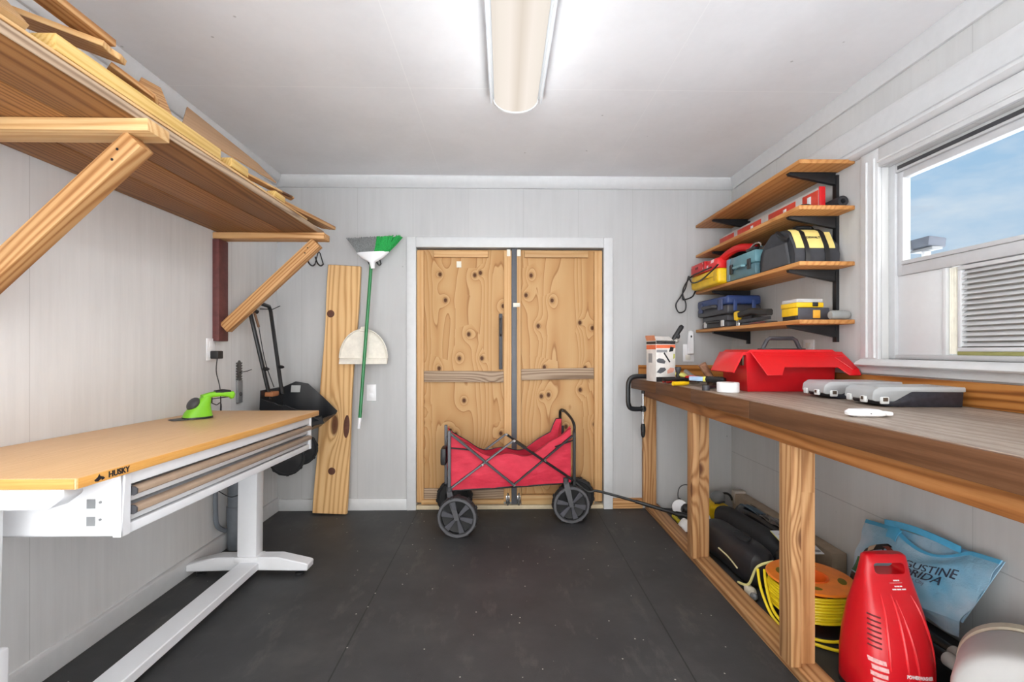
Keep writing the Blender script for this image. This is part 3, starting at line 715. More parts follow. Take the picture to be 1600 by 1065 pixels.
def hook(label, x, z, y=YB):
    h = thing('tool_hook', label, 'hook', (x, y, z), group='black two pronged wall hooks')
    add('bracket', MB().tube([(x-.03, y-.004, z), (x-.008, y-.006, z+.08), (x, y-.006, z+.09), (x+.008, y-.006, z+.08), (x+.03, y-.004, z)], .004, 6), BLKMET, h)
    for s in (-1, 1):
        add('prong', MB().tube(spline([(x+s*.03, y-.004, z), (x+s*.03, y-.05, z-.02), (x+s*.03, y-.11, z-.012), (x+s*.03, y-.15, z+.025)], 4), .0055, 8), BLKMET, h)
    return h
hook('empty black two pronged hook beside the top of the live edge board', -1.345, 1.80)
hook('black two pronged hook holding up the green broom', -.925, 1.805)

br = thing('broom', 'green handled broom with grey and green bristles hanging head up on a hook', 'broom', (-.93, 3.33, 1.3))
bx, by = -.925, 3.335
add('handle', MB().tube([(bx-.0, by, 1.83), (bx-.075, by-.03, .70)], .0115, 10), plain('green enamel', (28, 122, 66), .35), br)
add('tip', MB().tube([(bx-.075, by-.03, .70), (bx-.081, by-.034, .625)], [.0135, .009], 10), WPLAS, br, label='white plastic tip')
def hring(z, hw, hd, xc, k=16): return [V((xc+hw*math.cos(2*PI*i/k), by+hd*math.sin(2*PI*i/k), z)) for i in range(k)]
sk = MB().loft([hring(1.745, .016, .016, bx), hring(1.79, .02, .02, bx), hring(1.82, .075, .026, bx+.005), hring(1.855, .112, .028, bx+.008), hring(1.862, .112, .028, bx+.008)])
sk.xf(Matrix.Translation((bx, by, 1.86)) @ Matrix.Rotation(-.05, 4, 'Y') @ Matrix.Translation((-bx, -by, -1.86)))
add('head_cap', sk, WPLAS, br, label='white broom head cap')
GB = plain('grey bristles', (128, 130, 130), .8, var=.35, nscale=160); GG = plain('green bristles', (36, 160, 76), .8, var=.3, nscale=160)
def bristle(u0, u1, mat, name):
    b = MB()
    k = 26
    for i in range(int((u1-u0)*90)):
        for j in range(3):
            u = u0+(u1-u0)*(i+.5+random.uniform(-.3, .3))/int((u1-u0)*90)
            x0 = bx+.008-.105+.21*u; x1 = bx+.02-.178+.356*u; yj = by+(j-1)*.016
            b.tube([(x0, yj, 1.858+.008*u), (x0*.4+x1*.6, yj+(j-1)*.01, 1.91+.01*u), (x1+(.012 if u > .9 else -.01 if u < .1 else 0), yj+(j-1)*.018+random.uniform(-.006, .006), 1.953+.022*u+random.uniform(-.003, .003))], [.0035, .0032, .0024], 4)
    b.loft([[V((bx+.008+s*.106*(1+f), by+q*.02*(1+f*.6), 1.858+.008*(.5+s*.5)+f*.085)) for s, q in ((-1, -1), (1, -1), (1, 1), (-1, 1))] for f in (0, .55)]) if False else None
    o = add(name, b, mat, br); o['kind'] = 'stuff'
bristle(0, .56, GB, 'grey_bristles'); bristle(.56, 1, GG, 'green_bristles')

YD = YB-.078
dp = thing('dustpan', 'white half round dustpan hanging on the back wall behind the broom handle', 'dustpan', (-.99, 3.44, 1.08))
DP = plain('cream plastic', (232, 226, 214), .5); cx, cz = -.992, 1.085
def dpc(u, v):
    a = PI*u; r = .168*(v)
    return V((cx+r*math.cos(a)*1.0, YD-.012-.0*(1-v), cz+.03+1.22*r*math.sin(a)))
add('pan', MB().grid(dpc, 24, 4, .004), DP, dp)
rim = [V((cx+.168*math.cos(PI*i/28), YD-.03, cz+.03+.205*math.sin(PI*i/28))) for i in range(29)]
b = MB().grid(lambda u, v: rim[int(u*28+.5)]*(1-v)+V((rim[int(u*28+.5)].x*1.0, YD-.012, rim[int(u*28+.5)].z))*v, 28, 2, .004)
b.tube(rim, .005, 6)
add('rim', b, DP, dp)
add('lip', MB().prism([(YD-.012, cz+.03), (YD-.035, cz+.028), (YD-.05, cz-.012), (YD-.044, cz-.012), (YD-.02, cz-.002)], 'x', cx-.168, cx+.168, .002), DP, dp)
add('handle', MB().prism([(cx-.03, 1.305), (cx+.03, 1.305), (cx+.018, 1.34), (cx-.018, 1.34)], 'y', YD-.03, YD-.012, .003), DP, dp)
ol = thing('wall_outlet', 'white wall outlet low on the back wall behind the broom handle', 'outlet', (-.975, YB, .865))
add('plate', MB().box((-1.0, YB-.006, .8), (-.93, YB, .92), .003), WPLAS, ol)
for z in (.838, .885): add('socket', MB().box((-.98, YB-.009, z-.015), (-.95, YB-.006, z+.015), .002), WPLAS, ol)

# ------------------------------------------------------------------ push tiller hanging in the left corner
mw = thing('push_tiller', 'black push tiller with a scoop hopper and two tyres hanging in the left back corner', 'garden machine', (-1.45, 3.1, .45))
hd = MB()
A0, A1 = V((-1.60, 2.985, 1.46)), V((-1.50, 3.06, .86)); B0, B1 = V((-1.60, 3.27, 1.44)), V((-1.47, 3.16, .88))
hd.tube([A1, A0, A0+V((.004, .03, .03)), B0+V((.004, -.03, .03)), B0, B1], .0125, 10)
add('handle', hd, BLKMET, mw)
add('crossbar', MB().tube([(-1.605, 2.97, 1.445), (-1.57, 3.04, 1.415)], .013, 8), BLACK, mw)
add('lever', MB().tube([(-1.585, 3.02, 1.43), (-1.565, 3.045, 1.32)], .008, 8), plain('brown grip', (120, 86, 60), .6), mw)
add('control_cable', MB().tube(spline([(-1.565, 3.045, 1.32), (-1.545, 3.085, 1.1), (-1.50, 3.11, .93)], 6), .003, 6), BLACK, mw)
for p in (A0.lerp(A1, .68), B0.lerp(B1, .68)):
    add('clamp_knob', MB().ball(p+V((.015, .0, 0)), (.025, .016, .012), 10), BLACK, mw)
add('hinge', MB().box((-1.53, 3.03, .875), (-1.47, 3.12, .905), .006), plain('orange brown bracket', (172, 112, 72), .5), mw)
HP = plain('black hopper plastic', (34, 36, 40), .35)
def hop(u, v):
    # u along the scoop from the wall side to the spout, v across
    prof = [(-1.52, .92, .16), (-1.44, .955, .16), (-1.36, .94, .17), (-1.26, .85, .17), (-1.14, .755, .12)]
    f = u*(len(prof)-1); i = min(int(f), len(prof)-2); t = f-i
    x, z, w = [prof[i][k]*(1-t)+prof[i+1][k]*t for k in range(3)]
    return V((x, 3.14+(v-.5)*2*w, z))
def hopb(u, v):
    prof = [(-1.53, .80, .15), (-1.46, .70, .14), (-1.36, .66, .14), (-1.26, .65, .13), (-1.15, .735, .11)]
    f = u*(len(prof)-1); i = min(int(f), len(prof)-2); t = f-i
    x, z, w = [prof[i][k]*(1-t)+prof[i+1][k]*t for k in range(3)]
    return V((x, 3.14+(v-.5)*2*w, z))
h = MB()
h.grid(hopb, 12, 6, .006)
h.grid(lambda u, v: hopb(u, 1)*(1-v)+hop(u, 1)*v, 12, 5, .006)
h.grid(lambda u, v: hopb(u, 0)*(1-v)+(hop(u, 0)-V((0, 0, .05+.07*math.sin(PI*min(1, u*1.3)))))*v, 12, 5, .006)
h.grid(lambda u, v: hopb(0, v)*(1-u)+hop(0, v)*u, 5, 6, .006)
add('hopper', h, HP, mw)
st = MB().box((-.032, -.024, 0), (.032, .024, .0015), .002)
st.xf(frame((-1.435, 3.285, .905), (1, 0, .0), (0, .25, 1)))
add('sticker', st, plain('silver label', (178, 180, 180), .4), mw)
add('side_bracket', MB().bar((-1.33, 2.99, .69), (-1.15, 3.02, .73), .012, .05), BLACK, mw)
add('clamp_knob', MB().cyl((-1.24, 2.985, .665), (-1.24, 2.955, .66), .022, n=12), BLACK, mw)
def tyre(c, ax, r, w, name='wheel', parent=None, lug=18):
    c = V(c); ax = V(ax).normalized()
    wb = MB().lathe([(r*.84, -w*.42), (r*.9, -w*.5), (r, -w*.34), (r*1.0, w*.34), (r*.9, w*.5), (r*.84, w*.42), (r*.84, -w*.42)], c, ax, 30)
    a = V((0, 0, 1)); x = (a-ax*a.dot(ax)).normalized(); y = ax.cross(x)
    for k in range(lug):
        t = 2*PI*k/lug; rd = x*math.cos(t)+y*math.sin(t); tg = -x*math.sin(t)+y*math.cos(t)
        R = Matrix((rd, tg, ax)).transposed()
        wb.obox(c+rd*r*.985+ax*(w*.18*(1 if k % 2 else -1)), (r*.08, r*.15, w*.62), R, .001)
    o = add(name, wb, RUBBER, parent)
    return o
for c, rr in (((-1.395, 3.07, .47), .105), ((-1.37, 3.22, .5), .105)):
    w = tyre(c, (.45, -.9, .1), rr, .06, 'wheel', mw, 14)
    a = V((.45, -.9, .1)).normalized()
    hb = MB().lathe([(0, -.02), (rr*.86, -.015), (rr*.86, .01), (rr*.35, .022), (.016, .034), (0, .036)], c, a, 18); add('rim', hb, BLACK, w)
add('axle', MB().tube([(-1.40, 3.05, .48), (-1.36, 3.25, .51), (-1.37, 3.18, .68)], .012, 8), BLKMET, mw)
hk = thing('wall_hook', 'thin black wall hook holding the handle of the push tiller', 'hook', (XL, 3.25, 1.46))
add('prong', MB().tube([(XL-.003, 3.225, 1.452), (-1.57, 3.235, 1.45), (-1.525, 3.25, 1.475)], .003, 6), BLKMET, hk)

# ------------------------------------------------------------------ folding wagon
wg = thing('folding_wagon', 'half folded red fabric wagon with a black frame in front of the doors', 'wagon', (.07, 3.2, 0))
FL, FR_ = V((-.345, 3.03, 0)), V((.485, 3.2, 0)); OFFB = V((-.05, .235, 0))
FT = plain('gunmetal highlight tube', (88, 88, 92), .4, .4)  # lightened tube: grey highlights of the left bars put into the colour
BK = plain('black tube', (24, 24, 26), .4)
def P3(u, z, side): return FL.lerp(FR_, u)+OFFB*side+V((0, 0, z))
RF = new_mat('red wagon canvas')
t_ = NT(RF[1]); b_ = RF[2]; o_ = t_.obj()
n_ = t_.noise(t_.vmul(o_, (1, 1, 2.2)), 7, 4)
t_.l(t_.ramp(n_, [(.3, srgb(190, 34, 58)), (.6, srgb(212, 48, 72)), (.8, srgb(224, 66, 88))]), b_.inputs['Base Color']); b_.inputs['Roughness'].default_value = .7
t_.bump(n_, .5, .02, b_)
RF = RF[0]
for s in (0, 1):
    e = -.001 if s == 0 else .001
    add('scissor_bar', MB().bar(P3(0.005, .64 if s == 0 else .58, s), P3(.5, .282, s), .014, .026, up=(0, 1, 0)), FT, wg)
    add('scissor_bar', MB().bar(P3(.01, .285, s), P3(.5, .575, s), .012, .024, up=(0, 1, 0)), FT, wg)
    add('scissor_bar', MB().bar(P3(.5, .575, s), P3(.995, .285, s), .014, .026, up=(0, 1, 0)), BK, wg)
    add('scissor_bar', MB().bar(P3(.5, .282, s), P3(.985, .59, s), .012, .024, up=(0, 1, 0)), BK, wg)
    for u in (0, 1):
        add('corner_post', MB().bar(P3(u, .25, s), P3(u, .655 if u == 0 else .62, s), .02, .02, up=(1, 0, 0)), FT if u == 0 else BK, wg)
    for u, z in ((.5, .575), (.5, .282), (.25, .43), (.75, .435)):
        c = P3(u, z, s); add('rivet', MB().cyl(c+V((.004, -.016, 0)), c+V((.005, -.021, 0)), .008, n=10), CHROME, wg)
    add('link_bar', MB().bar(P3(0, .545, s), P3(.16, .525, s), .008, .012, up=(0, 1, 0)), BK, wg)
    add('link_bar', MB().bar(P3(1, .56, s), P3(.84, .52, s), .008, .012, up=(0, 1, 0)), BK, wg)
# tall push handle at the right end
hl = spline([P3(1, .6, 0), P3(1.0, .66, 0), P3(1.0, .70, .25), P3(.99, .735, .7), P3(.98, .735, .95), P3(.98, .70, 1.02), P3(.985, .6, 1.02)], 5)
add('push_handle', MB().tube(hl, .01, 8), BK, wg)
add('handle_grip', MB().obox(P3(.99, .735, .78), (.03, .03, .02), None, .006), DGREY, wg)
# fabric tub
def top(u): return .635-.17*math.sin(PI*min(1, u*1.02))**.8+.02*math.sin(u*17)*math.sin(PI*u)
def topf(u): return max(top(u), .40+.275*math.exp(-((u-.955)/.075)**2) if u < .955 else .675)
def side(s):
    def f(u, v):
        z = .262+((top(u) if s == 0 else topf(u))-.262)*v
        bulge = .022*math.sin(PI*v)*math.sin(PI*u)+.006*math.sin(u*23+v*7)*math.sin(PI*u)
        p = P3(.015+.965*u, z, s+(.09 if s == 0 else -.09))
        return p+V((0, -1 if s == 0 else 1, 0))*bulge
    return f
add('side_panel', MB().grid(side(0), 40, 12, .003), RF, wg, ang=80)
add('side_panel', MB().grid(side(1), 40, 12, .003), RF, wg, ang=80)
def endp(u0):
    def f(u, v):
        zt = (.65 if u0 < .5 else .655)-(.03 if u0 < .5 else .1)*math.sin(PI*u)*(1 if u0 < .5 else .9)
        return P3(u0, .262+(zt-.262)*v, .09+.82*u)+V(((-1 if u0 < .5 else 1)*(.02*math.sin(PI*v)*math.sin(PI*u)), 0, 0))+V((-.05*v*math.sin(PI*u)*(u0 > .5), 0, 0))
    return f
add('end_panel', MB().grid(endp(.02), 12, 10, .003), RF, wg, ang=80)
add('end_panel', MB().grid(endp(.975), 12, 10, .003), RF, wg, ang=80)
add('floor_panel', MB().grid(lambda u, v: P3(.02+.955*u, .262-.006*math.sin(PI*u), .09+.82*v), 12, 6, .004), BK, wg, ang=80)
add('hem_piping', MB().tube([P3(.015+.965*i/40, top(i/40)+.002, .09) for i in range(41)], .0035, 6), plain('dark red piping', (150, 26, 42), .7), wg)
add('hem_piping', MB().tube([P3(.015+.965*i/40, topf(i/40)+.002, .91) for i in range(41)], .0035, 6), BK, wg)
add('hem_piping', MB().tube([P3(.015+.965*i/40, .263, .088)-V((0, .003, 0)) for i in range(41)], .005, 6), BK, wg)
add('side_strap', MB().box(P3(-.02, .42, .2), P3(-.035, .53, .7), .01), BLACK, wg)
def wheel(c, ax, r=.125, w=.075):
    c = V(c); ax = V(ax).normalized()
    t = tyre(c, ax, r, w, 'wheel', wg, 22)
    a = V((0, 0, 1)); x = (a-ax*a.dot(ax)).normalized(); y = ax.cross(x)
    add('rim', MB().lathe([(r*.52, -w*.3), (r*.86, -w*.3), (r*.86, w*.42), (r*.8, w*.42), (r*.8, w*.1), (r*.3, -w*.02), (0, -w*.02), (0, -w*.3)], c, ax, 32), plain('black rim', (22, 22, 24), .5), t)
    add('sidewall', MB().lathe([(r*.84, w*.43), (r*.86, w*.51), (r*.965, w*.51), (r*.985, w*.43)], c, ax, 40), plain('dark grey sidewall', (84, 84, 88), .6), t)
    for k in range(6):
        th = 2*PI*k/6+.3; rd = x*math.cos(th)+y*math.sin(th); tg = -x*math.sin(th)+y*math.cos(th)
        pl = [(.14, -.06), (.14, .06), (.86, .15), (.86, -.15)]
        b = MB().prism([(q[0]*r, q[1]*r) for q in pl], 'z', 0, w*.26, .001)
        b.xf(Matrix.Translation(c+ax*w*.1) @ Matrix((rd, tg, ax)).transposed().to_4x4())
        add('spoke', b, plain('grey spoke plastic', (74, 74, 80), .4), t)
    add('hub', MB().lathe([(r*.17, 0), (r*.17, w*.36), (r*.1, w*.42), (0, w*.42)], c, ax, 16), BLACK, t)
    add('axle_nut', MB().ball(c+ax*w*.46, .009, 10), CHROME, t)
    return t
fax = V((-.12, -1, 0))
wheel((-.285, 2.975, .125), (-.1, -1, 0)); wheel((.462, 3.205, .125), (.05, -1, 0))
wheel((-.345, 3.36, .125), (.1, 1, 0)); wheel((.53, 3.39, .125), (.1, 1, 0))
for base, hub in ((P3(0, .26, 0), V((-.285, 2.925, .125))), (P3(.93, .27, 0), V((.462, 3.155, .125)))):
    add('fork', MB().loft([[base+V((a*.016, b_2*.012, .01)) for a, b_2 in ((-1, -1), (1, -1), (1, 1), (-1, 1))],
                           [base.lerp(hub, .25)+V((a*.02, b_2*.012-.01, 0)) for a, b_2 in ((-1, -1), (1, -1), (1, 1), (-1, 1))],
                           [hub+V((a*.014, b_2*.008, -.008)) for a, b_2 in ((-1, -1), (1, -1), (1, 1), (-1, 1))]]), DGREY, wg)
    add('caster_collar', MB().cyl(base+V((0, 0, -.01)), base+V((0, 0, .035)), .018, n=14), DGREY, wg)
for base, hub in ((P3(0, .26, 1), V((-.345, 3.4, .125))), (P3(1, .26, 1), V((.53, 3.43, .125)))):
    add('fork', MB().bar(base, hub, .02, .03), DGREY, wg)
pl = thing
pb = spline([V((.50, 3.25, .255)), V((.575, 3.24, .20)), V((.612, 3.235, .195)), V((.66, 3.23, .20)), V((.9, 3.18, .145)), V((1.14, 3.12, .085))], 5)
add('pull_bar', MB().tube(pb, .009, 8), BK, wg)
add('pull_sleeve', MB().tube([V((.9, 3.18, .145)), V((1.17, 3.112, .078))], .0125, 8), BK, wg)
add('pull_grip', MB().tube([V((1.15, 3.117, .083)), V((1.3, 3.08, .06))], [.016, .022], 10), BLACK, wg)
# ------------------------------------------------------------------ wall shelving on the right
sh = thing('wall_shelving', 'four stained pine shelves on black steel uprights and brackets on the right wall', 'shelves', (XR, 2.8, 1.22))
SZ = [2.094, 1.873, 1.603, 1.322]; ST = .021; SX = 1.425
for y in (2.36, 3.215):
    u = MB().box((XR-.016, y-.014, 1.215), (XR, y+.014, 2.06), .001)
    add('upright', u, BLKMET, sh)
    for z in SZ:
        b = MB().prism([(XR-.016, z-ST-.001), (SX+.02, z-ST-.001), (SX+.02, z-ST-.014), (XR-.016, z-ST-.062)], 'y', y-.011, y+.011, .0015)
        b.prism([(XR-.016, z-ST-.001), (SX+.02, z-ST-.001), (SX+.02, z-ST-.005), (XR-.016, z-ST-.005)], 'y', y-.016, y+.016, .0005)
        add('bracket', b, BLKMET, sh)
for z in SZ:
    board('shelf', ((SX+XR-.003)/2, 2.235, z-ST/2), ((SX+XR-.003)/2, 3.455, z-ST/2), XR-.003-SX, ST, SHELFW, sh, bev=.004)
SF = SX+.008
# second shelf: level and rolls
Z2 = SZ[1]+.001
LV = 'spirit level'
lv = thing('spirit_level', 'long red and silver spirit level standing along the second shelf', 'level', (1.60, 2.85, Z2))
add('body', MB().box((1.585, 2.33, Z2), (1.612, 3.42, Z2+.118), .002), plain('silver aluminium', (206, 204, 202), .35, .2), lv)
ORR = plain('orange red print', (214, 72, 52), .45)
for a, b_ in ((2.335, 2.46), (2.52, 2.78), (2.86, 3.15), (3.2, 3.41)):
    add('red_face', MB().box((1.5835, a, Z2+.03), (1.5855, b_, Z2+.106), .0005), ORR, lv)
for a in (2.39, 2.60, 2.95): add('vial_window', MB().box((1.5825, a, Z2+.05), (1.584, a+.03, Z2+.09), .0005), WPLAS, lv)
add('end_cap', MB().box((1.583, 2.324, Z2), (1.614, 2.3305, Z2+.12), .002), RED, lv)
r1 = thing('foam_tube', 'black foam tube poking out of the near end of the second shelf', 'tube', (1.66, 2.3, Z2))
add('tube', MB().lathe([(.012, .0), (.026, 0), (.027, .005), (.027, .3), (.012, .3), (.012, 0)], (1.6575, 2.262, Z2+.0275), (.0, 1, 0)), plain('black foam', (40, 40, 44), .8), r1)
r2 = thing('black_pouch', 'black soft pouch lying between the red level and the foam tube', 'pouch', (1.56, 2.3, Z2))
add('body', MB().loft([oval(0, -.05, .004, .004), oval(0, -.045, .022, .02), oval(0, .0, .03, .024), oval(0, .06, .026, .02), oval(0, .066, .004, .004)]).xf(Matrix.Translation((1.545, 2.42, Z2+.0225)) @ Matrix.Rotation(PI/2, 4, 'X') @ Matrix.Rotation(PI/2, 4, 'Z') @ Matrix.Rotation(PI/2, 4, 'Z')), BLACK, r2)
add('flap', MB().box((1.53, 2.38, Z2+.0435), (1.56, 2.44, Z2+.048), .002), DGREY, r2)
# third shelf
Z3 = SZ[2]+.001
BAGK = plain('dark grey canvas', (58, 59, 64), .85, var=.2, bump=.3, bscale=500); BAGY = plain('pale yellow canvas', (236, 214, 130), .7, var=.06)
bg_ = thing('tool_bag', 'black and yellow canvas tool bag sagging on the near end of the third shelf', 'bag', (1.56, 2.45, Z3))
def bagring(f, x):
    # profile in Y-Z, near side first
    hh = .2*(1-.10*f*f-.0)*(1 if abs(f) < .95 else .9)
    w0, w1 = 2.315, 2.625
    pts = [(w0, .0), (w0-.004, .05), (w0+.012, .10), (w0+.05, hh*.86), (w0+.10, hh), (w0+.15, hh*1.03), (w0+.2, hh), (w1-.05, hh*.8), (w1-.01, .10), (w1, .05), (w1-.004, 0)]
    return [V((x, a, Z3+b)) for a, b in pts]
add('body', MB().loft([bagring(-1, 1.452), bagring(-.8, 1.448), bagring(-.3, 1.50), bagring(0, 1.56), bagring(.5, 1.64), bagring(1, 1.678)]), BAGK, bg_)
def bface(a, b, z0, z1, name, mat, o_=0.003):
    # on the sloped near face
    def f(u, v):
        x = a+(b-a)*u; z = z0+(z1-z0)*v
        P = [(.05, 2.311), (.10, 2.327), (.172, 2.365), (.2, 2.415)]
        for (za, ya), (zb, yb) in zip(P, P[1:]):
            if z <= zb or (zb == P[-1][0]): y = ya+(yb-ya)*(z-za)/(zb-za); break
        y = y if z > .05 else 2.313
        return (x, y-o_, Z3+z)
    return add(name, MB().grid(f, 6, 8, .003), mat, bg_)
bface(1.462, 1.503, .08, .187, 'yellow_panel', BAGY); yp = bface(1.524, 1.602, .08, .187, 'yellow_panel', BAGY); bface(1.624, 1.658, .08, .17, 'yellow_panel', BAGY)
bface(1.502, 1.525, .0, .192, 'strap', BLACK, .006); bface(1.601, 1.625, .0, .19, 'strap', BLACK, .006)
dn = V((0, .038, .085)).normalized()
text('lettering', 'DEWALT', .0175, frame((1.563, 2.341, Z3+.138), (1, 0, 0), dn), plain('black print', (40, 38, 36), .6), bg_, bold=.0004)
add('handle', MB().tube(spline([(1.512, 2.41, Z3+.19), (1.52, 2.42, Z3+.205), (1.56, 2.42, Z3+.208), (1.6, 2.42, Z3+.205), (1.607, 2.41, Z3+.19)], 5), .009, 8), BLACK, bg_)
add('side_handle', MB().tube(spline([(1.444, 2.45, Z3+.185), (1.435, 2.42, Z3+.168), (1.437, 2.385, Z3+.14), (1.448, 2.36, Z3+.13)], 5), .011, 8), BLACK, bg_)
add('side_pocket', MB().box((1.66, 2.38, Z3+.11), (1.682, 2.44, Z3+.155), .008), BLACK, bg_)
add('side_pocket', MB().loft([[V((1.447, a, Z3+b)) for a, b in ((2.34, .005), (2.60, .005), (2.57, .12), (2.37, .12))], [V((1.439, a, Z3+b)) for a, b in ((2.345, .005), (2.595, .005), (2.56, .115), (2.38, .115))]]), plain('worn charcoal canvas', (74, 75, 78), .9), bg_)
TEAL = plain('teal blue plastic', (96, 142, 152), .4); 
tc = thing('tool_case', 'teal plastic tool case with black latches on the third shelf beside the tool bag', 'case', (1.53, 2.81, Z3))
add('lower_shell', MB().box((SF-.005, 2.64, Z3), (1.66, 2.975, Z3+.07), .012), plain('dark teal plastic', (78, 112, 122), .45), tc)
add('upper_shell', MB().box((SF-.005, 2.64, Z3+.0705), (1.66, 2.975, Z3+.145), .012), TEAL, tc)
for y in (2.70, 2.91): add('latch', MB().box((SF-.014, y-.018, Z3+.04), (SF-.004, y+.018, Z3+.1), .004), BLACK, tc)
add('handle', MB().tube([(SF-.005, 2.75, Z3+.07), (SF-.022, 2.755, Z3+.07), (SF-.022, 2.855, Z3+.07), (SF-.005, 2.86, Z3+.07)], .008, 8), plain('mid teal', (112, 156, 164), .4), tc)
add('corner_guard', MB().box((SF-.008, 2.93, Z3+.002), (SF+.02, 2.978, Z3+.143), .006), plain('steel blue plastic', (110, 142, 164), .4), tc)
gl = thing('steel_clamp', 'small shiny steel clamp on top of the teal tool case', 'clamp', (1.46, 2.68, Z3+.147))
add('jaw', MB().tube(spline([(1.44, 2.72, Z3+.156), (1.45, 2.68, Z3+.18), (1.46, 2.645, Z3+.18), (1.46, 2.63, Z3+.156)], 5), .006, 8), CHROME, gl)
add('grip', MB().box((1.43, 2.66, Z3+.146), (1.465, 2.75, Z3+.162), .005), BLACK, gl)
yc = thing('yellow_case', 'yellow plastic tool case at the far end of the third shelf', 'case', (1.5, 3.2, Z3))
add('body', MB().box((1.375, 2.99, Z3), (1.63, 3.42, Z3+.1), .02, 3), YEL, yc)
add('seam_band', MB().box((1.3735, 3.0, Z3+.045), (1.376, 3.41, Z3+.052), .0005), plain('dark yellow', (196, 150, 20), .5), yc)
add('handle', MB().tube([(1.376, 3.13, Z3+.06), (1.36, 3.14, Z3+.06), (1.36, 3.28, Z3+.06), (1.376, 3.29, Z3+.06)], .008, 8), YEL, yc)
add('end_latch', MB().box((1.3725, 3.0, Z3+.02), (1.378, 3.05, Z3+.08), .003), plain('deep yellow', (222, 176, 24), .4), yc)
rt = thing('red_tool', 'red power tool with white stripes lying on the yellow case', 'power tool', (1.5, 3.2, Z3+.101))
b = MB().box((1.375, 3.19, Z3+.101), (1.50, 3.42, Z3+.178), .008); add('motor_body', b, RED, rt)
add('neck', MB().box((1.385, 3.02, Z3+.101), (1.47, 3.192, Z3+.172), .014), plain('bright red plastic', (224, 40, 42), .35), rt)
add('grip', MB().tube(spline([(1.43, 3.05, Z3+.16), (1.45, 2.99, Z3+.19), (1.47, 2.9, Z3+.205), (1.5, 2.82, Z3+.19), (1.51, 2.79, Z3+.175)], 5), [.024]*21, 10), RED, rt)
add('motor_seam', MB().box((1.3738, 3.193, Z3+.105), (1.3755, 3.198, Z3+.176), .0003), plain('dark red seam', (120, 14, 20), .5), rt)
for q in ((3.10, 3.06, .165, .145), (3.17, 3.15, .14, .11)):
    add('white_stripe', MB().prism([(q[0], Z3+q[2]), (q[1], Z3+q[2]), (q[1]+.01, Z3+q[3]), (q[0]+.01, Z3+q[3])], 'x', 1.3835, 1.386, .0003), plain('pink white print', (240, 200, 200), .5), rt)
for q in ((3.40, .165), (3.40, .115), (3.215, .165), (3.21, .13)): add('screw', MB().cyl((1.376, q[0], Z3+q[1]), (1.373, q[0], Z3+q[1]), .006, n=10), plain('pale screw', (230, 170, 160), .4), rt)
add('vent_panel', MB().box((1.373, 3.29, Z3+.14), (1.3755, 3.34, Z3+.155), .001), plain('deep red vent', (110, 30, 30), .5), rt)
cb = thing('power_cable', 'black power cord looping off the far end of the third shelf over the yellow case', 'cord', (1.36, 3.3, Z3+.05))
pts = [(1.37, 2.97, Z3+.115), (1.352, 3.05, Z3+.075), (1.345, 3.2, Z3+.04), (1.345, 3.33, Z3+.05), (1.345, 3.38, Z3+.1), (1.35, 3.41, Z3+.09), (1.335, 3.42, Z3+.02), (1.30, 3.42, Z3-.04), (1.265, 3.42, Z3-.10), (1.285, 3.42, Z3-.155), (1.33, 3.42, Z3-.145), (1.338, 3.42, Z3-.09), (1.315, 3.42, Z3-.02), (1.33, 3.42, Z3+.04), (1.35, 3.35, Z3+.094), (1.358, 3.22, Z3+.105), (1.36, 3.05, Z3+.11)]
add('cable', MB().tube(spline(pts, 7), .005, 8), BLACK, cb)
add('cable_end', MB().tube(spline([(1.315, 3.42, Z3-.02), (1.32, 3.43, Z3-.06), (1.36, 3.44, Z3-.055), (1.40, 3.445, Z3-.035), (1.423, 3.446, Z3+.006), (1.45, 3.446, Z3+.006)], 5), .005, 8), BLACK, cb)
# lowest shelf
Z4 = SZ[3]+.001
NAVY = plain('navy plastic', (42, 62, 112), .4)
k1 = thing('black_case', 'low black tool case with silver latches at the far end of the lowest shelf', 'case', (1.52, 3.17, Z4))
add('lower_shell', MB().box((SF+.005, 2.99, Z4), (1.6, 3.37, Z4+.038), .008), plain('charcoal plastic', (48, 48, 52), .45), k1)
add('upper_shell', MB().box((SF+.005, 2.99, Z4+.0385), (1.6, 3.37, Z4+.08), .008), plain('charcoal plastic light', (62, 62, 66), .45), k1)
for y in (3.05, 3.31): add('latch', MB().box((SF-.003, y-.018, Z4+.006), (SF+.006, y+.018, Z4+.046), .003), plain('silver latch', (206, 204, 202), .4), k1)
add('handle', MB().tube([(SF+.005, 3.11, Z4+.04), (SF-.018, 3.12, Z4+.04), (SF-.018, 3.24, Z4+.04), (SF+.005, 3.25, Z4+.04)], .009, 8), BLACK, k1)
k2 = thing('blue_case', 'navy and black tool case stacked on the low black case', 'case', (1.52, 3.18, Z4+.081))
def casehalf(z0, z1, m, nm, par): return add(nm, MB().box((SX-.006, 2.955, z0), (1.64, 3.41, z1), .014, 3), m, par)
casehalf(Z4+.0815, Z4+.142, plain('dark grey case shell', (52, 52, 58), .4), 'lower_shell', k2); casehalf(Z4+.1425, Z4+.2, NAVY, 'upper_shell', k2)
for y in (3.04, 3.34): add('latch', MB().box((SX-.016, y-.03, Z4+.11), (SX-.004, y+.03, Z4+.18), .005), plain('grey navy', (62, 70, 104), .4), k2)
add('handle', MB().tube([(SX-.006, 3.1, Z4+.14), (SX-.03, 3.11, Z4+.14), (SX-.03, 3.27, Z4+.14), (SX-.006, 3.28, Z4+.14)], .011, 8), DGREY, k2)
for x in (1.47, 1.59): add('rib', MB().box((x-.012, 2.948, Z4+.1), (x+.012, 2.957, Z4+.17), .003), plain('navy rib', (52, 72, 122), .4), k2)
k3 = thing('trigger_clamp', 'yellow and black trigger clamp lying on the lowest shelf', 'clamp', (1.46, 2.75, Z4))
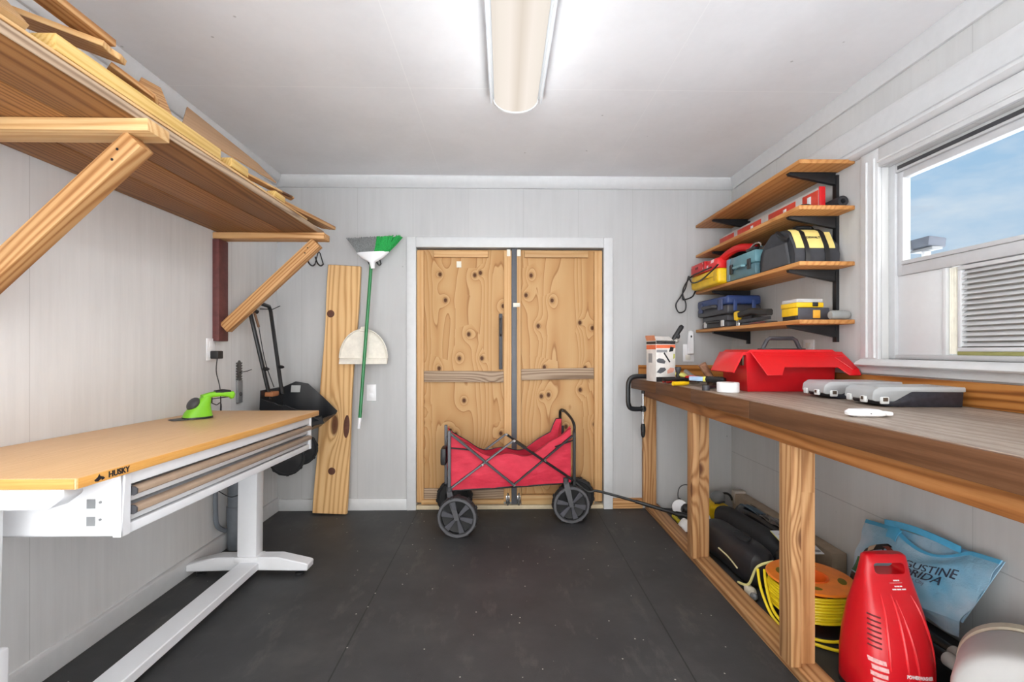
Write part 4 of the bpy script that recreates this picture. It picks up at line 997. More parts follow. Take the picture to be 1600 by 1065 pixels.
add('jaw', MB().prism([(2.87, Z4+.03), (2.90, Z4+.035), (2.905, Z4+.085), (2.87, Z4+.09), (2.83, Z4+.085), (2.85, Z4+.06)], 'x', 1.435, 1.465, .004), YEL, k3)
for y in (2.865, 2.885): add('jaw_pad', MB().cyl((1.45, y, Z4), (1.45, y, Z4+.035), .0075, n=10), CHROME, k3)
add('handle', MB().loft([[V((1.45+a*.017, y, z+b*.018)) for a, b in ((-1, -.6), (-.6, -1), (.6, -1), (1, -.6), (1, .6), (.6, 1), (-.6, 1), (-1, .6))] for y, z in ((2.85, Z4+.067), (2.76, Z4+.074), (2.7, Z4+.078), (2.6, Z4+.062), (2.53, Z4+.058))]), BLACK, k3)
add('bar', MB().box((1.445, 2.52, Z4+.018), (1.452, 2.88, Z4+.036), .001), plain('blued steel', (70, 74, 82), .35, .8), k3)
k4 = thing('hand_plane', 'flat black and dark red tool lying under the trigger clamp', 'hand tool', (1.48, 2.7, Z4))
add('body', MB().box((1.44, 2.54, Z4), (1.5, 2.82, Z4+.012), .003), DGREY, k4)
add('insert', MB().box((1.4385, 2.56, Z4+.003), (1.4405, 2.72, Z4+.010), .0005), plain('dark red plastic', (110, 40, 40), .5), k4)
k5 = thing('organizer_box', 'black tool box with yellow ends and an amber latch on the lowest shelf', 'box', (1.55, 2.42, Z4))
add('body', MB().box((1.492, 2.35, Z4), (1.655, 2.485, Z4+.067), .006), plain('graphite plastic', (72, 72, 80), .45), k5)
add('end_panel', MB().box((1.486, 2.352, Z4+.026), (1.4925, 2.483, Z4+.067), .003), YEL, k5)
add('end_foot', MB().box((1.486, 2.36, Z4), (1.4925, 2.475, Z4+.024), .003), BLACK, k5)
add('latch', MB().box((1.565, 2.343, Z4+.012), (1.602, 2.3505, Z4+.054), .004), plain('amber plastic', (240, 178, 62), .4), k5)
add('side_boss', MB().box((1.655, 2.365, Z4+.01), (1.667, 2.47, Z4+.055), .006), plain('graphite dark', (52, 52, 56), .5), k5)
k6 = thing('organizer_tray', 'yellow small parts tray with a clear lid stacked on the black tool box', 'box', (1.55, 2.42, Z4+.068))
add('tray', MB().box((1.484, 2.352, Z4+.068), (1.625, 2.488, Z4+.093), .004), YEL, k6)
add('lid', MB().box((1.488, 2.355, Z4+.0935), (1.622, 2.485, Z4+.112), .003), clearplastic('clear lid', (228, 228, 228), .6), k6)
for i in range(5): add('compartment_part', MB().box((1.494+.02*i, 2.36, Z4+.0938), (1.508+.02*i, 2.42, Z4+.106), .002), [MGREY, BLACK, WPLAS, WPLAS, WPLAS][i], k6)
add('latch', MB().box((1.565, 2.344, Z4+.072), (1.592, 2.3525, Z4+.094), .003), BLACK, k6)
k7 = thing('sandpaper_roll', 'grey ribbed roll lying at the near end of the lowest shelf', 'roll', (1.66, 2.32, Z4))
add('roll', MB().lathe([(0, 0), (.018, 0), (.022, .006)]+[(.022+.0012*(i % 2), .008+.007*i) for i in range(11)]+[(.018, .09), (0, .09)], (1.69-.09, 2.272, Z4+.0235), (1, .0, 0)), plain('grey mesh', (150, 152, 150), .8), k7)

# ------------------------------------------------------------------ outlets on this side
ol = thing('wall_outlet', 'white wall outlet on the back wall with a white plug in light above the carton', 'outlet', (1.375, YB, 1.15))
add('plate', MB().box((1.335, YB-.006, 1.085), (1.418, YB, 1.215), .003), WPLAS, ol)
add('socket', MB().box((1.352, YB-.009, 1.10), (1.388, YB-.006, 1.135), .004), plain('ivory plastic', (226, 222, 212), .4), ol)
nlg = thing('night_light', 'white slim plug in light in the back wall outlet', 'night light', (1.385, YB-.01, 1.22))
add('body', MB().loft([[V((1.385+a*w, YB-.0095-d*(b+1)/2, z)) for a, b in ((-1, -1), (1, -1), (1, .6), (.7, 1), (-.7, 1), (-1, .6))] for z, w, d in ((1.14, .012, .02), (1.146, .02, .03), (1.23, .021, .032), (1.305, .017, .028), (1.316, .01, .02))]), WPLAS, nlg)
add('sensor', MB().ball((1.383, YB-.041, 1.272), (.006, .003, .009), 8), BLACK, nlg)
ol = thing('wall_outlet', 'white wall outlet on the right wall half hidden by the red toolbox handle', 'outlet', (XR, 2.58, 1.18))
add('plate', MB().box((XR-.006, 2.535, 1.12), (XR, 2.625, 1.232), .003), WPLAS, ol)
add('socket', MB().box((XR-.009, 2.56, 1.185), (XR-.006, 2.60, 1.215), .003), plain('ivory plastic', (226, 222, 212), .4), ol)

# ------------------------------------------------------------------ workbench
wb = thing('workbench', 'long built in workbench with a worn brown painted top and rough lumber legs', 'workbench', (1.35, 1.8, 0))
BZ = .97
def benchpoly(dx=0): return [(1.01+dx, -.6), (1.01+dx, 2.5), (.985+dx, 3.0), (.935+dx, 3.38), (.945+dx, 3.42), (.97+dx, YB-.001), (XR-.001, YB-.001), (XR-.001, -.6)]
mb = MB().prism([(a, b) for a, b in benchpoly(.004)], 'z', BZ-.02, BZ, .002)
mb.xf(Matrix.Rotation(-PI/2, 4, 'Z'))
me = bpy.data.meshes.new('top'); mb.bm.to_mesh(me); mb.bm.free(); me.materials.append(BENCHT)
addmesh('top', me, wb, M=Matrix.Rotation(PI/2, 4, 'Z'))
segs = [((1.012, -.6), (1.012, 1.9)), ((1.012, 1.903), (1.012, 2.5)), ((1.012, 2.5), (.987, 3.0)), ((.987, 3.0), (.938, 3.4))]
for a, b_ in segs:
    board('fascia', (a[0], a[1], BZ-.038), (b_[0], b_[1], BZ-.038), .018, .072, BENCHF, wb, bev=.002)
board('front_beam', (1.045, -.6, BZ-.105), (1.045, 3.44, BZ-.105), .038, .06, BEAMW, wb)
board('bottom_plate', (1.095, -.6, .02), (1.095, 3.455, .02), .09, .04, BENCHW, wb)
for y, two in ((3.425, 0), (2.575, 1), (1.70, 1), (.5, 1)):
    if two:
        board('post', (1.049, y-.0, .04), (1.049, y-.0, BZ-.135), .075, .038, BENCHW, wb, up=(1, 0, 0))
        board('post', (1.0995, y+.012, .04), (1.0995, y+.012, BZ-.02), .06, .062, BENCHW, wb, up=(1, 0, 0))
    else:
        board('post', (1.06, y, .04), (1.06, y, BZ-.135), .075, .04, BENCHW, wb, up=(0, 1, 0))
        board('post', (1.101, y+.012, .04), (1.101, y+.012, BZ-.02), .045, .038, BENCHW, wb, up=(1, 0, 0))
board('backsplash', (XR-.011, -.6, BZ+.046), (XR-.011, 3.448, BZ+.046), .02, .09, STAIN, wb, up=(0, 0, 1))
board('backsplash', (1.0, YB-.0115, BZ+.046), (XR-.022, YB-.0115, BZ+.046), .02, .09, STAIN, wb, up=(0, 0, 1), poly=[(-.5, -.5), (.5, -.5), (.5, .5), (-.5, .5)])
BT = BZ+.001

# C clamp hanging over the far bench end
cc = thing('c_clamp', 'black C clamp hooked over the far end of the workbench', 'clamp', (.9, 3.28, .8))
fr = spline([(1.03, 3.25, BZ+.02), (.98, 3.25, BZ+.021), (.905, 3.25, BZ+.016), (.872, 3.25, BZ-.02), (.868, 3.25, BZ-.10), (.872, 3.25, BZ-.175), (.90, 3.25, BZ-.205), (.99, 3.25, BZ-.205)], 5)
add('frame', MB().tube(fr, .0165, 8), BLKMET, cc)
add('screw', MB().cyl((.972, 3.25, BZ-.1), (.972, 3.25, .66), .006, n=10), CHROME, cc)
add('screw_collar', MB().cyl((.972, 3.25, BZ-.225), (.972, 3.25, BZ-.185), .016, n=14), BLKMET, cc)
add('handle', MB().lathe([(0, 0), (.009, .003), (.015, .02), (.016, .07), (.012, .095), (0, .1)], (.972, 3.25, .565)), BLACK, cc)
add('swivel_pad', MB().cyl((.972, 3.25, BZ-.099), (.972, 3.25, BZ-.078), .012, n=12), BLKMET, cc)

# carton with pictures
cn = thing('tool_carton', 'open printed tool carton with product pictures standing at the far bench edge', 'box', (.978, 2.99, BT), rz=math.radians(10), local=True)
CW, CD, CH = .135, .13, .262
WCB = plain('printed white card', (226, 222, 218), .5)
b = MB(); t2 = .003
b.box((0, 0, 0), (CW, t2, CH), .0005); b.box((0, CD-t2, 0), (CW, CD, CH), .0005); b.box((0, t2, 0), (t2, CD-t2, CH), .0005); b.box((CW-t2, t2, 0), (CW, CD-t2, CH), .0005); b.box((t2, t2, 0), (CW-t2, CD-t2, t2), .0005)
add('carton_body', b, WCB, cn)
OR = plain('orange print', (226, 110, 70), .5); BKP = plain('black print panel', (34, 34, 36), .5); GYP = plain('grey print', (150, 150, 152), .5)
def pf(x0, x1, z0, z1, m, nm): return add(nm, MB().box((x0, -.0008, z0), (x1, .0, z1), 0), m, cn)
def ps(y0, y1, z0, z1, m, nm): return add(nm, MB().box((-.0008, y0, z0), (0, y1, z1), 0), m, cn)
pf(.001, CW-.001, CH-.022, CH-.001, BKP, 'black_band'); pf(.006, CW-.03, CH-.018, CH-.012, WPLAS, 'white_lettering_band'); pf(.001, CW-.001, CH-.048, CH-.026, OR, 'orange_band')
pf(.003, .078, CH-.075, CH-.058, GYP, 'grey_panel'); pf(.002, CW-.002, .0, .03, BKP, 'lower_band')
ps(.002, CD-.002, CH-.022, CH-.004, BKP, 'black_band'); ps(.002, CD-.002, CH-.055, CH-.026, OR, 'orange_band')
tp_ = MB(); tp_.tube([(.055, -.001, .185), (.095, -.001, .125)], .005, 6); add('printed_tool', tp_, BKP, cn)
tp_ = MB().prism([(.004, .14), (.02, .15), (.05, .145), (.066, .13), (.06, .115), (.03, .118), (.008, .125)], 'y', -.0012, 0, 0); add('printed_machine', tp_, plain('steel print', (92, 94, 100), .5), cn)
tp_ = MB().prism([(.004, .06), (.03, .09), (.062, .09), (.07, .075), (.05, .06), (.03, .052)], 'y', -.0012, 0, 0); add('printed_machine', tp_, plain('steel print', (92, 94, 100), .5), cn)
tp_ = MB().prism([(.08, .05), (.12, .06), (.128, .085), (.1, .09), (.078, .07)], 'y', -.0012, 0, 0); add('printed_blob', tp_, plain('salmon print', (232, 170, 150), .5), cn)
tp_ = MB().prism([(.09, .19), (.118, .195), (.124, .22), (.1, .225)], 'y', -.0012, 0, 0); add('printed_blob', tp_, BKP, cn)
tp_ = MB().prism([(.12, .145), (.13, .15), (.131, .175), (.122, .178)], 'y', -.0012, 0, 0); add('printed_blob', tp_, plain('olive print', (196, 196, 90), .5), cn)
ps(.05, .1, .12, .18, GYP, 'printed_machine')
add('flap', MB().grid(lambda u, v: (CW*u, CD-.002+.02*v, CH+.03*v), 4, 3, .002), plain('orange flap', (214, 140, 104), .6), cn)
add('flap', MB().grid(lambda u, v: (-.0-.03*v+.02*v, .005+(CD-.01)*u, CH+.035*v), 4, 3, .002), plain('orange flap', (214, 140, 104), .6), cn)
add('flap', MB().grid(lambda u, v: (CW*(1-u), CD*.2+CD*.8*v, CH+.004+.025*(1-abs(2*v-1))), 4, 4, .002), WCB, cn)
tl = thing('black_grip_tool', 'black handled tool sticking up out of the printed tool carton', 'hand tool', (1.12, 3.06, BT+.2))
q = V((.25, .05, .31)).normalized(); 
add('grip', MB().tube([(1.105, 3.06, BT+.245), (1.122, 3.058, BT+.285), (1.165, 3.053, BT+.352), (1.172, 3.052, BT+.362)], [.013, .0145, .0165, .011], 12), BLACK, tl)
add('shaft', MB().tube([(1.07, 3.06, BT+.06), (1.105, 3.06, BT+.25)], .009, 8), CHROME, tl)
add('trigger', MB().ball((1.142, 3.045, BT+.292), (.012, .009, .018), 10), BLACK, tl)
add('collar', MB().ball((1.13, 3.045, BT+.262), (.017, .014, .014), 10), plain('pale grey metal', (190, 188, 182), .4, .5), tl)

# ---- loose hand tools on the bench
def handtool(nm, label, cat, loc, rz): return thing(nm, label, cat, loc, rz, 'hand tools strewn on the bench', local=True)
t = handtool('folding_knife', 'yellow and black utility knife in front of the printed carton', 'knife', (1.02, 2.9, BT), 1.2)
add('handle', MB().box((-.05, -.013, .0), (.06, .013, .024), .006), BLACK, t); add('slider', MB().box((-.01, -.0145, .004), (.03, .0145, .028), .005), YEL, t)
t = handtool('chisel', 'chisel with a bright yellow handle nearest the bench edge', 'chisel', (1.025, 2.68, BT+.012), .3)
add('handle', MB().lathe([(0, -.062), (.012, -.06), (.0125, .02), (.009, .045), (0, .047)], (0, 0, 0), (1, 0, 0), 12), YEL, t); add('blade', MB().box((.045, -.007, -.003), (.12, .007, .002), .001), CHROME, t)
t = handtool('claw_hammer', 'hammer with a grey steel head lying on the tool heap', 'hammer', (1.085, 2.73, BT+.035), .25)
add('handle', MB().tube([(.0, 0, .0), (-.17, -.0, .0)], [.009, .0115], 10), BLACK, t); add('head', MB().bar((.01, -.055, .0), (.01, .05, .045), .022, .022, bev=.005), plain('grey forged steel', (158, 154, 150), .4, .6), t)
t = handtool('putty_knife', 'tool with a blue and white sleeve and a ribbed black handle', 'hand tool', (1.095, 2.56, BT+.045), -.9)
add('handle', MB().lathe([(0, .02), (.016, .022)]+[(.0175-.0015*(i % 2), .026+.008*i) for i in range(12)]+[(.012, .125), (0, .126)], (0, 0, 0), (1, 0, 0), 12), BLACK, t); add('sleeve', MB().box((-.075, -.014, -.012), (.012, .014, .012), .004), plain('pale blue sleeve', (170, 196, 226), .4), t); add('collar', MB().box((.008, -.016, -.014), (.024, .016, .014), .003), plain('lemon collar', (226, 220, 110), .4), t)
t = handtool('wooden_mallet', 'round wooden handle leaning up from the tool heap against the red toolbox', 'mallet', (1.155, 2.605, BT), 0)
add('handle', MB().tube([(-.045, -.0, .125), (.02, .0, .02)], [.022, .019], 12), wood('mallet wood', (112, 74, 52), (140, 98, 72), (160, 118, 90), 60, knots=False), t); add('head', MB().box((.0, -.03, 0), (.06, .05, .035), .01), plain('dark mallet head', (70, 52, 40), .6), t)
t = handtool('pliers', 'pliers with dull red handles behind the hammer', 'pliers', (1.09, 2.88, BT+.01), .3)
for s in (-1, 1): add('handle', MB().tube(spline([(.0, 0, 0), (-.05, s*.02, .004), (-.11, s*.018, .0)], 4), .0085, 8), plain('dull red grip', (150, 40, 34), .5), t)
add('jaw', MB().prism([(0, -.012), (.055, -.005), (.055, .005), (0, .012)], 'z', -.005, .006, .001), DGREY, t)
t = handtool('tin_snips', 'snips with pale yellow green grips in the middle of the tool heap', 'snips', (1.165, 2.80, BT+.03), 2.6)
for s in (-1, 1): add('handle', MB().tube(spline([(.0, 0, 0), (.05, s*.03, .012), (.12, s*.024, .03)], 4), .0105, 8), plain('yellow green grip', (222, 218, 120), .5), t)
add('jaw', MB().prism([(0, -.012), (-.08, -.004), (-.08, .004), (0, .012)], 'z', -.02, .0, .002), BLACK, t)
t = handtool('ratchet', 'black socket wrench lying along the bench edge beside the white disc', 'wrench', (1.03, 2.37, BT+.012), .6)
add('handle', MB().tube([(.0, 0, 0), (.11, 0, 0)], .0085, 10), plain('dark chrome', (80, 80, 84), .3, .8), t); add('head', MB().cyl((.0, 0, -.012), (.0, 0, .014), .019, n=16), DGREY, t); add('grip', MB().cyl((.11, 0, 0), (.17, 0, 0), .0115, n=12), BLACK, t)
t = handtool('wrecking_bar', 'flat black pry bar pointing at the clamp behind the utility knife', 'pry bar', (1.07, 3.27, BT), 1.45)
add('bar', MB().box((-.1, -.011, 0), (.16, .011, .009), .002), BLKMET, t); add('claw', MB().prism([(-.1, 0), (-.14, .012), (-.138, .022), (-.1, .009)], 'y', -.012, .012, .001), BLKMET, t); add('end_grip', MB().box((.06, -.0125, -.0), (.14, .0125, .012), .003), plain('olive yellow tape', (186, 176, 70), .5), t)
t = handtool('screwdriver', 'screwdriver with a dark handle lying behind the tool heap', 'screwdriver', (1.2, 2.95, BT+.013), .6)
add('handle', MB().lathe([(0, 0), (.012, .004), (.0125, .08), (.008, .1), (0, .1)], (-.05, 0, 0), (1, 0, 0), 10), plain('dark red handle', (120, 34, 32), .4), t); add('shaft', MB().cyl((.05, 0, 0), (.15, 0, 0), .0035, n=8), CHROME, t)
t = handtool('rasp', 'grey steel offcut lying at the foot of the red toolbox', 'hand tool', (1.155, 2.47, BT), .9)
add('blade', MB().box((-.03, -.014, 0), (.1, .014, .006), .001), plain('dull steel', (140, 136, 126), .4, .6), t); add('tang', MB().box((.1, -.004, .001), (.15, .004, .005), .001), plain('olive tang', (96, 94, 60), .5), t)

t = handtool('tape_measure', 'yellow and black tape measure standing among the loose tools', 'tape measure', (1.13, 2.92, BT), .4)
add('case', MB().box((-.035, -.02, 0), (.035, .02, .062), .012, 3), YEL, t); add('side_grip', MB().box((-.026, -.0225, .008), (.026, .0225, .05), .006), BLACK, t); add('tape_tip', MB().box((.035, -.009, .001), (.06, .009, .004), .001), YEL, t)
t = handtool('adjustable_wrench', 'grey adjustable wrench lying on the heap behind the blue sleeved tool', 'wrench', (1.19, 2.67, BT+.03), 2.2)
add('handle', MB().box((-.0, -.01, -.004), (.15, .01, .004), .002), CHROME, t); add('jaw', MB().prism([(-.04, -.02), (.01, -.016), (.01, .016), (-.03, .022), (-.035, .006), (-.012, .004), (-.012, -.004), (-.04, -.006)], 'z', -.006, .006, .001), DGREY, t)
t = handtool('torch', 'small black torch standing behind the hammer head', 'torch', (1.06, 2.83, BT), 0)
add('barrel', MB().lathe([(0, 0), (.012, 0), (.012, .07), (.0, .07)], n=14), BLACK, t); add('head', MB().lathe([(.012, .0705), (.018, .085), (.018, .1), (0, .1)], n=14), DGREY, t)
t = handtool('wire_cutter', 'wire cutter with black and red grips lying by the mallet handle', 'cutter', (1.12, 2.64, BT+.045), 1.9)
for s, m_ in ((-1, BLACK), (1, RED)): add('handle', MB().tube(spline([(.0, 0, 0), (.05, s*.02, .005), (.1, s*.02, .0)], 4), .008, 8), m_, t)
add('jaw', MB().prism([(0, -.012), (-.04, -.004), (-.04, .004), (0, .012)], 'z', -.006, .006, .002), CHROME, t)
t = handtool('paint_brush', 'paint brush with a pale wooden handle behind the tape measure', 'brush', (1.26, 3.1, BT+.017), 2.6)
add('handle', MB().loft([oval(0, .0, .014, .006), oval(0, .05, .009, .006), oval(0, .1, .012, .006), oval(0, .13, .008, .004)]).xf(Matrix.Rotation(PI/2, 4, 'Y')), plain('pale brush handle', (206, 170, 120), .5), t); add('bristles', MB().box((-.06, -.018, -.006), (-.001, .018, .006), .003), plain('dark bristle', (60, 52, 46), .9), t)

tp_ = thing('tape_roll', 'short white cylinder standing at the near end of the tool heap', 'tape roll', (1.095, 2.27, BT))
add('roll', MB().lathe([(.03, 0), (.049, 0), (.051, .002), (.051, .045), (.049, .047), (.03, .047), (.03, 0)], (1.095, 2.27, BT), n=40), WPLAS, tp_)
add('core', MB().lathe([(.027, .001), (.0298, .001), (.0298, .046), (.027, .046), (.027, .001)], (1.095, 2.27, BT), n=32), CARDB, tp_)

# ---- red toolbox
tx = thing('red_toolbox', 'large red plastic toolbox with a flared lid and dark folding handle on the bench', 'toolbox', (1.19, 2.28, BT), local=True)
RD = plain('toolbox red', (196, 22, 32), .3, var=.03); RD2 = plain('lid red', (214, 26, 34), .3, var=.03)
BW, BDp, BH = .445, .25, .19
add('body', MB().loft([[V((x, y, z)) for x, y in ((a, a*.6), (BW-a, a*.6), (BW-a, BDp), (a, BDp))] for a, z in ((.012, 0), (.008, .01), (.0, BH-.02), (.0, BH))]), RD, tx, ang=30)
lidm = MB().prism([(-.004, BH), (BW+.004, BH), (BW-.02, BH+.016), (.02, BH+.016)], 'y', -.004, BDp+.004, .002)
add('lid', lidm, RD2, tx)
def wing(A, B, Cc, D, th=.006):
    return lambda u, v: (V(A)*(1-u)+V(B)*u)*(1-v)+(V(D)*(1-u)+V(Cc)*u)*v
# front wing with its cut-away lower edge
pw = [(0.0, 0.0), (.452, 0.0), (.467, -.085), (.455, -.112), (.40, -.112), (.375, -.075), (.12, -.075), (.085, -.112), (.015, -.112)]
M = frame((.018, -.004, BH+.004), (1, 0, 0), (0, .12, .105))
b = MB().prism([(x, y*1.45) for x, y in pw], 'z', -.003, .003, .0015); b.xf(M)
add('front_wing', b, RD2, tx)
b = MB().prism([(x*1.0, y*1.45) for x, y in [(.02, -.006), (.435, -.006), (.442, -.02), (.01, -.02)]], 'z', .003, .006, .001); b.xf(M); add('wing_rib', b, RD2, tx)
b = MB().prism([(x, y*1.45) for x, y in [(.39, -.03), (.442, -.03), (.458, -.085), (.43, -.09)]], 'z', .003, .008, .002); b.xf(M); add('wing_pocket', b, RD, tx)
add('left_wing', MB().prism([(0, BH+.004), (-.016, BH+.004), (-.066, BH-.095), (-.058, BH-.1), (-.014, BH-.012), (0, BH-.012)], 'y', .0, BDp, .002), RD2, tx)
add('latch', MB().box((-.008, .1, BH-.06), (.0, .135, BH-.01), .003), plain('bronze latch', (96, 84, 70), .4, .6), tx)
add('latch', MB().box((.0, .02, BH-.062), (-.008, .055, BH-.008), .003), plain('bronze latch', (96, 84, 70), .4, .6), tx)
hx = .245
hp = [(hx-.1, .12, BH+.014), (hx-.075, .12, BH+.064), (hx-.06, .12, BH+.074), (hx+.06, .12, BH+.074), (hx+.075, .12, BH+.064), (hx+.1, .12, BH+.014)]
add('handle', MB().tube(hp, .0105, 8), DGREY, tx)
add('handle_base', MB().box((hx-.11, .09, BH+.0155), (hx+.11, .15, BH+.022), .003), DGREY, tx)

# ---- two organizers
def organizer(label, loc, rz):
    o = thing('parts_organizer', label, 'organizer', loc, rz, 'clear lidded parts organizers on the bench', local=True)
    base = MB().prism([(.04, .004), (.1, 0), (.345, 0), (.35, .05), (.15, .05), (.085, .018), (.025, .018)], 'y', .004, .236, .002)
    base.xf(Matrix.Diagonal((.9, .667, 1.08, 1)))
    add('base', base, plain('smoky black tray', (44, 44, 52), .35, var=.3, nscale=60), o)
    lid = MB().prism([(.0, .024), (.006, .052), (.03, .066), (.355, .066), (.357, .0505), (.152, .0505), (.087, .0185), (.012, .0185)], 'y', 0, .24, .003)
    lid.xf(Matrix.Diagonal((.9, .667, 1.08, 1)))
    add('lid', lid, clearplastic('frosted clear lid', (206, 210, 212), .6), o)
    add('latch', MB().box((-.006, .03, .012), (.006, .06, .036), .004), plain('frosted latch', (214, 216, 216), .4), o)
    add('latch', MB().box((-.006, .115, .012), (.006, .14, .036), .004), plain('frosted latch', (214, 216, 216), .4), o)
    add('latch_insert', MB().box((-.0075, .038, .022), (-.004, .052, .034), .001), plain('brown latch', (80, 66, 54), .5), o)
    add('front_latch', MB().box((.025, -.008, .01), (.055, .001, .036), .004), plain('frosted latch', (214, 216, 216), .4), o)
    add('latch_insert', MB().box((.032, -.0095, .02), (.049, -.006, .034), .001), plain('brown latch', (80, 66, 54), .5), o)
    return o
organizer('clear lidded black parts organizer nearest the window end of the bench', (1.338, 1.68, BT), math.radians(-5))
o2 = organizer('clear lidded parts organizer between the red toolbox and the nearest organizer', (1.345, 1.95, BT), math.radians(-4))
sp = thing('plug_adapter', 'small white rounded plastic gadget lying alone near the bench front', 'gadget', (1.125, 1.44, BT), rz=-.12, local=True)
add('body', MB().loft([oval(0, 0, .045, .02), oval(0, .005, .056, .027), oval(0, .014, .057, .028), oval(-.004, .022, .042, .022)]), WPLAS, sp)
add('button', MB().cyl((.0, -.0275, .012), (.0, -.029, .012), .002, n=8), MGREY, sp)
add('end_tab', MB().box((.05, -.018, .004), (.072, .018, .016), .005), WPLAS, sp)
# ------------------------------------------------------------------ stored under the bench
def bag_loft(p0, p1, w, h, n=12, wob=.0, e=.7, up=0):
    p0, p1 = V(p0), V(p1); d = (p1-p0); L = d.length; d.normalize(); y = V((0, 0, 1)).cross(d).normalized(); z = d.cross(y)
    R = []
    for i in range(n+1):
        u = i/n; k = (max(0, 1-abs(2*u-1)**6))**.5*.96+.04
        c = p0.lerp(p1, u)
        R.append([c+y*math.copysign(abs(math.cos(a))**e, math.cos(a))*w*k*(1+wob*math.sin(9*u+a*3))+z*math.copysign(abs(math.sin(a))**e, math.sin(a))*h*(.35+.65*k)*(1+wob*math.sin(7*u+a*2)) for a in [2*PI*j/18 for j in range(18)]])
    return MB().loft(R)
BVIN = plain('black vinyl', (38, 38, 41), .42, var=.2, bump=.25, bscale=25); BCAN = plain('black canvas', (34, 35, 38), .75, var=.25)
g1 = thing('folded_chair_bag', 'long black vinyl bag lying closest to the bench bottom plate', 'bag', (1.24, 2.7, 0))
add('body', bag_loft((1.235, 2.80, .098), (1.275, 2.24, .098), .085, .095, 14, .04), BVIN, g1)
add('drawcord', MB().tube(spline([(1.29, 2.42, .198), (1.25, 2.38, .2), (1.22, 2.42, .2), (1.235, 2.5, .203), (1.28, 2.5, .2), (1.3, 2.44, .196)], 6), .003, 6), BLACK, g1)
add('trim_piping', MB().tube(spline([(1.155, 2.3, .1), (1.16, 2.4, .11), (1.155, 2.5, .115)], 5), .004, 6), plain('cream piping', (214, 204, 160), .6), g1)
g2 = thing('rolled_bag', 'second long black bag rolled up behind the vinyl bag', 'bag', (1.40, 2.7, 0))
add('body', bag_loft((1.385, 3.0, .105), (1.425, 2.36, .105), .068, .1, 14, .03), BCAN, g2)
add('tie', MB().tube([(1.36, 3.0, .19), (1.42, 2.985, .203)], .006, 6), BLACK, g2)
add('end_knot', MB().ball((1.42, 2.35, .12), (.05, .04, .05), 10), BLACK, g2)
g3 = thing('plastic_pouch', 'glossy black pouch with a blue print and clear window lying beside the beige carton', 'bag', (1.54, 2.7, 0))
add('body', bag_loft((1.53, 3.05, .1), (1.56, 2.40, .1), .055, .098, 12, .06), plain('glossy black film', (30, 32, 36), .25, var=.2, bump=.4, bscale=30), g3)
add('print', MB().grid(lambda u, v: (1.495+.05*u+.02*v, 2.95-.18*v, .198+.004*math.sin(6*u+4*v)), 6, 6, .002), plain('dark blue print', (38, 72, 96), .35), g3)
add('clear_window', MB().grid(lambda u, v: (1.505+.07*u+.01*v, 2.74-.2*v, .2+.006*math.sin(11*u+9*v)), 8, 8, .002), plain('crinkled grey film', (120, 114, 110), .25, var=.4, bump=.6, bscale=60), g3)
for i in range(4): add('ring', MB().lathe([(.018, -.002), (.023, 0), (.018, .002), (.018, -.002)], (1.585-.008*(i % 2), 2.95-.12*i, .185), (.5, 0, .9), 14), DGREY, g3)
ct = thing('long_carton', 'long beige cardboard carton lying along the right wall under the bench', 'box', (1.655, 2.8, 0))
add('body', MB().box((1.615, 2.28, .0), (1.69, 3.28, .175), .003), plain('beige card', (168, 152, 132), .8), ct)
add('end_flap', MB().box((1.612, 3.24, .1), (1.693, 3.295, .19), .008), plain('pale grey card', (186, 178, 168), .8), ct)
yb = thing('work_light', 'yellow and grey work light poking up at the far end of the beige carton', 'lamp', (1.5, 3.3, 0))
add('base', MB().box((1.42, 3.2, 0), (1.56, 3.4, .1), .015), YEL, yb)
add('head', MB().ball((1.50, 3.26, .145), (.05, .045, .045), 14), MGREY, yb)
add('bracket', MB().tube(arc((1.555, 3.27, .12), .05, 0, PI, 10, 'xz'), .008, 8), BLACK, yb)
sh_ = thing('instruction_sheet', 'white printed sheet with grey figures lying on the black bags', 'sheet', (1.5, 2.33, .2))
SM = frame((1.475, 2.34, .21), (1, -.1, .02), (.1, 1, .12))
b = MB().box((-.075, -.11, -.001), (.075, .11, .001), 0); b.xf(SM); add('sheet', b, plain('white paper', (224, 226, 230), .6), sh_)
b = MB().box((-.0765, -.11, -.003), (-.0745, .11, .001), 0); b.xf(SM); add('yellow_edge', b, plain('pale yellow edge', (214, 206, 120), .6), sh_)
for i, (x, y) in enumerate(((-.04, .07), (.02, .075), (.05, .03), (.0, .01), (-.045, -.01), (.03, -.05), (-.02, -.075), (.055, -.085))):
    b = MB().ball((x, y, .0012), (.014+.004*(i % 3), .009+.003*(i % 2), .0006), 8); b.xf(SM); add('figure', b, plain('grey figure print', (150, 154, 160), .6), sh_)

# cable reel
cr = thing('cable_reel', 'orange cord reel wound with bright yellow extension cord behind the near bench post', 'cable reel', (1.335, 2.02, 0))
RX, RY, RZ_ = 1.335, 2.02, .0
ORG = plain('orange plastic', (244, 132, 32), .35)
fl_ = MB().lathe([(.062, .185), (.165, .185), (.172, .189), (.165, .195), (.062, .195), (.062, .185)], (RX, RY, RZ_), n=48)
add('top_flange', fl_, ORG, cr)
add('hub', MB().lathe([(.05, .03), (.05, .15), (.062, .196), (.068, .2), (.07, .196), (.062, .185), (.062, .03), (.05, .03)], (RX, RY, RZ_), n=32), plain('deep orange', (226, 96, 24), .4), cr)
for k in range(4):
    a = PI/4+k*PI/2+.3; c = V((RX+.115*math.cos(a), RY+.115*math.sin(a), .1945))
    b = MB().ball((0, 0, 0), (.034, .017, .0022), 14); b.xf(Matrix.Translation(c) @ Matrix.Rotation(a+PI/2, 4, 'Z')); add('flange_slot', b, plain('slot shade olive', (120, 104, 20), .6), cr)
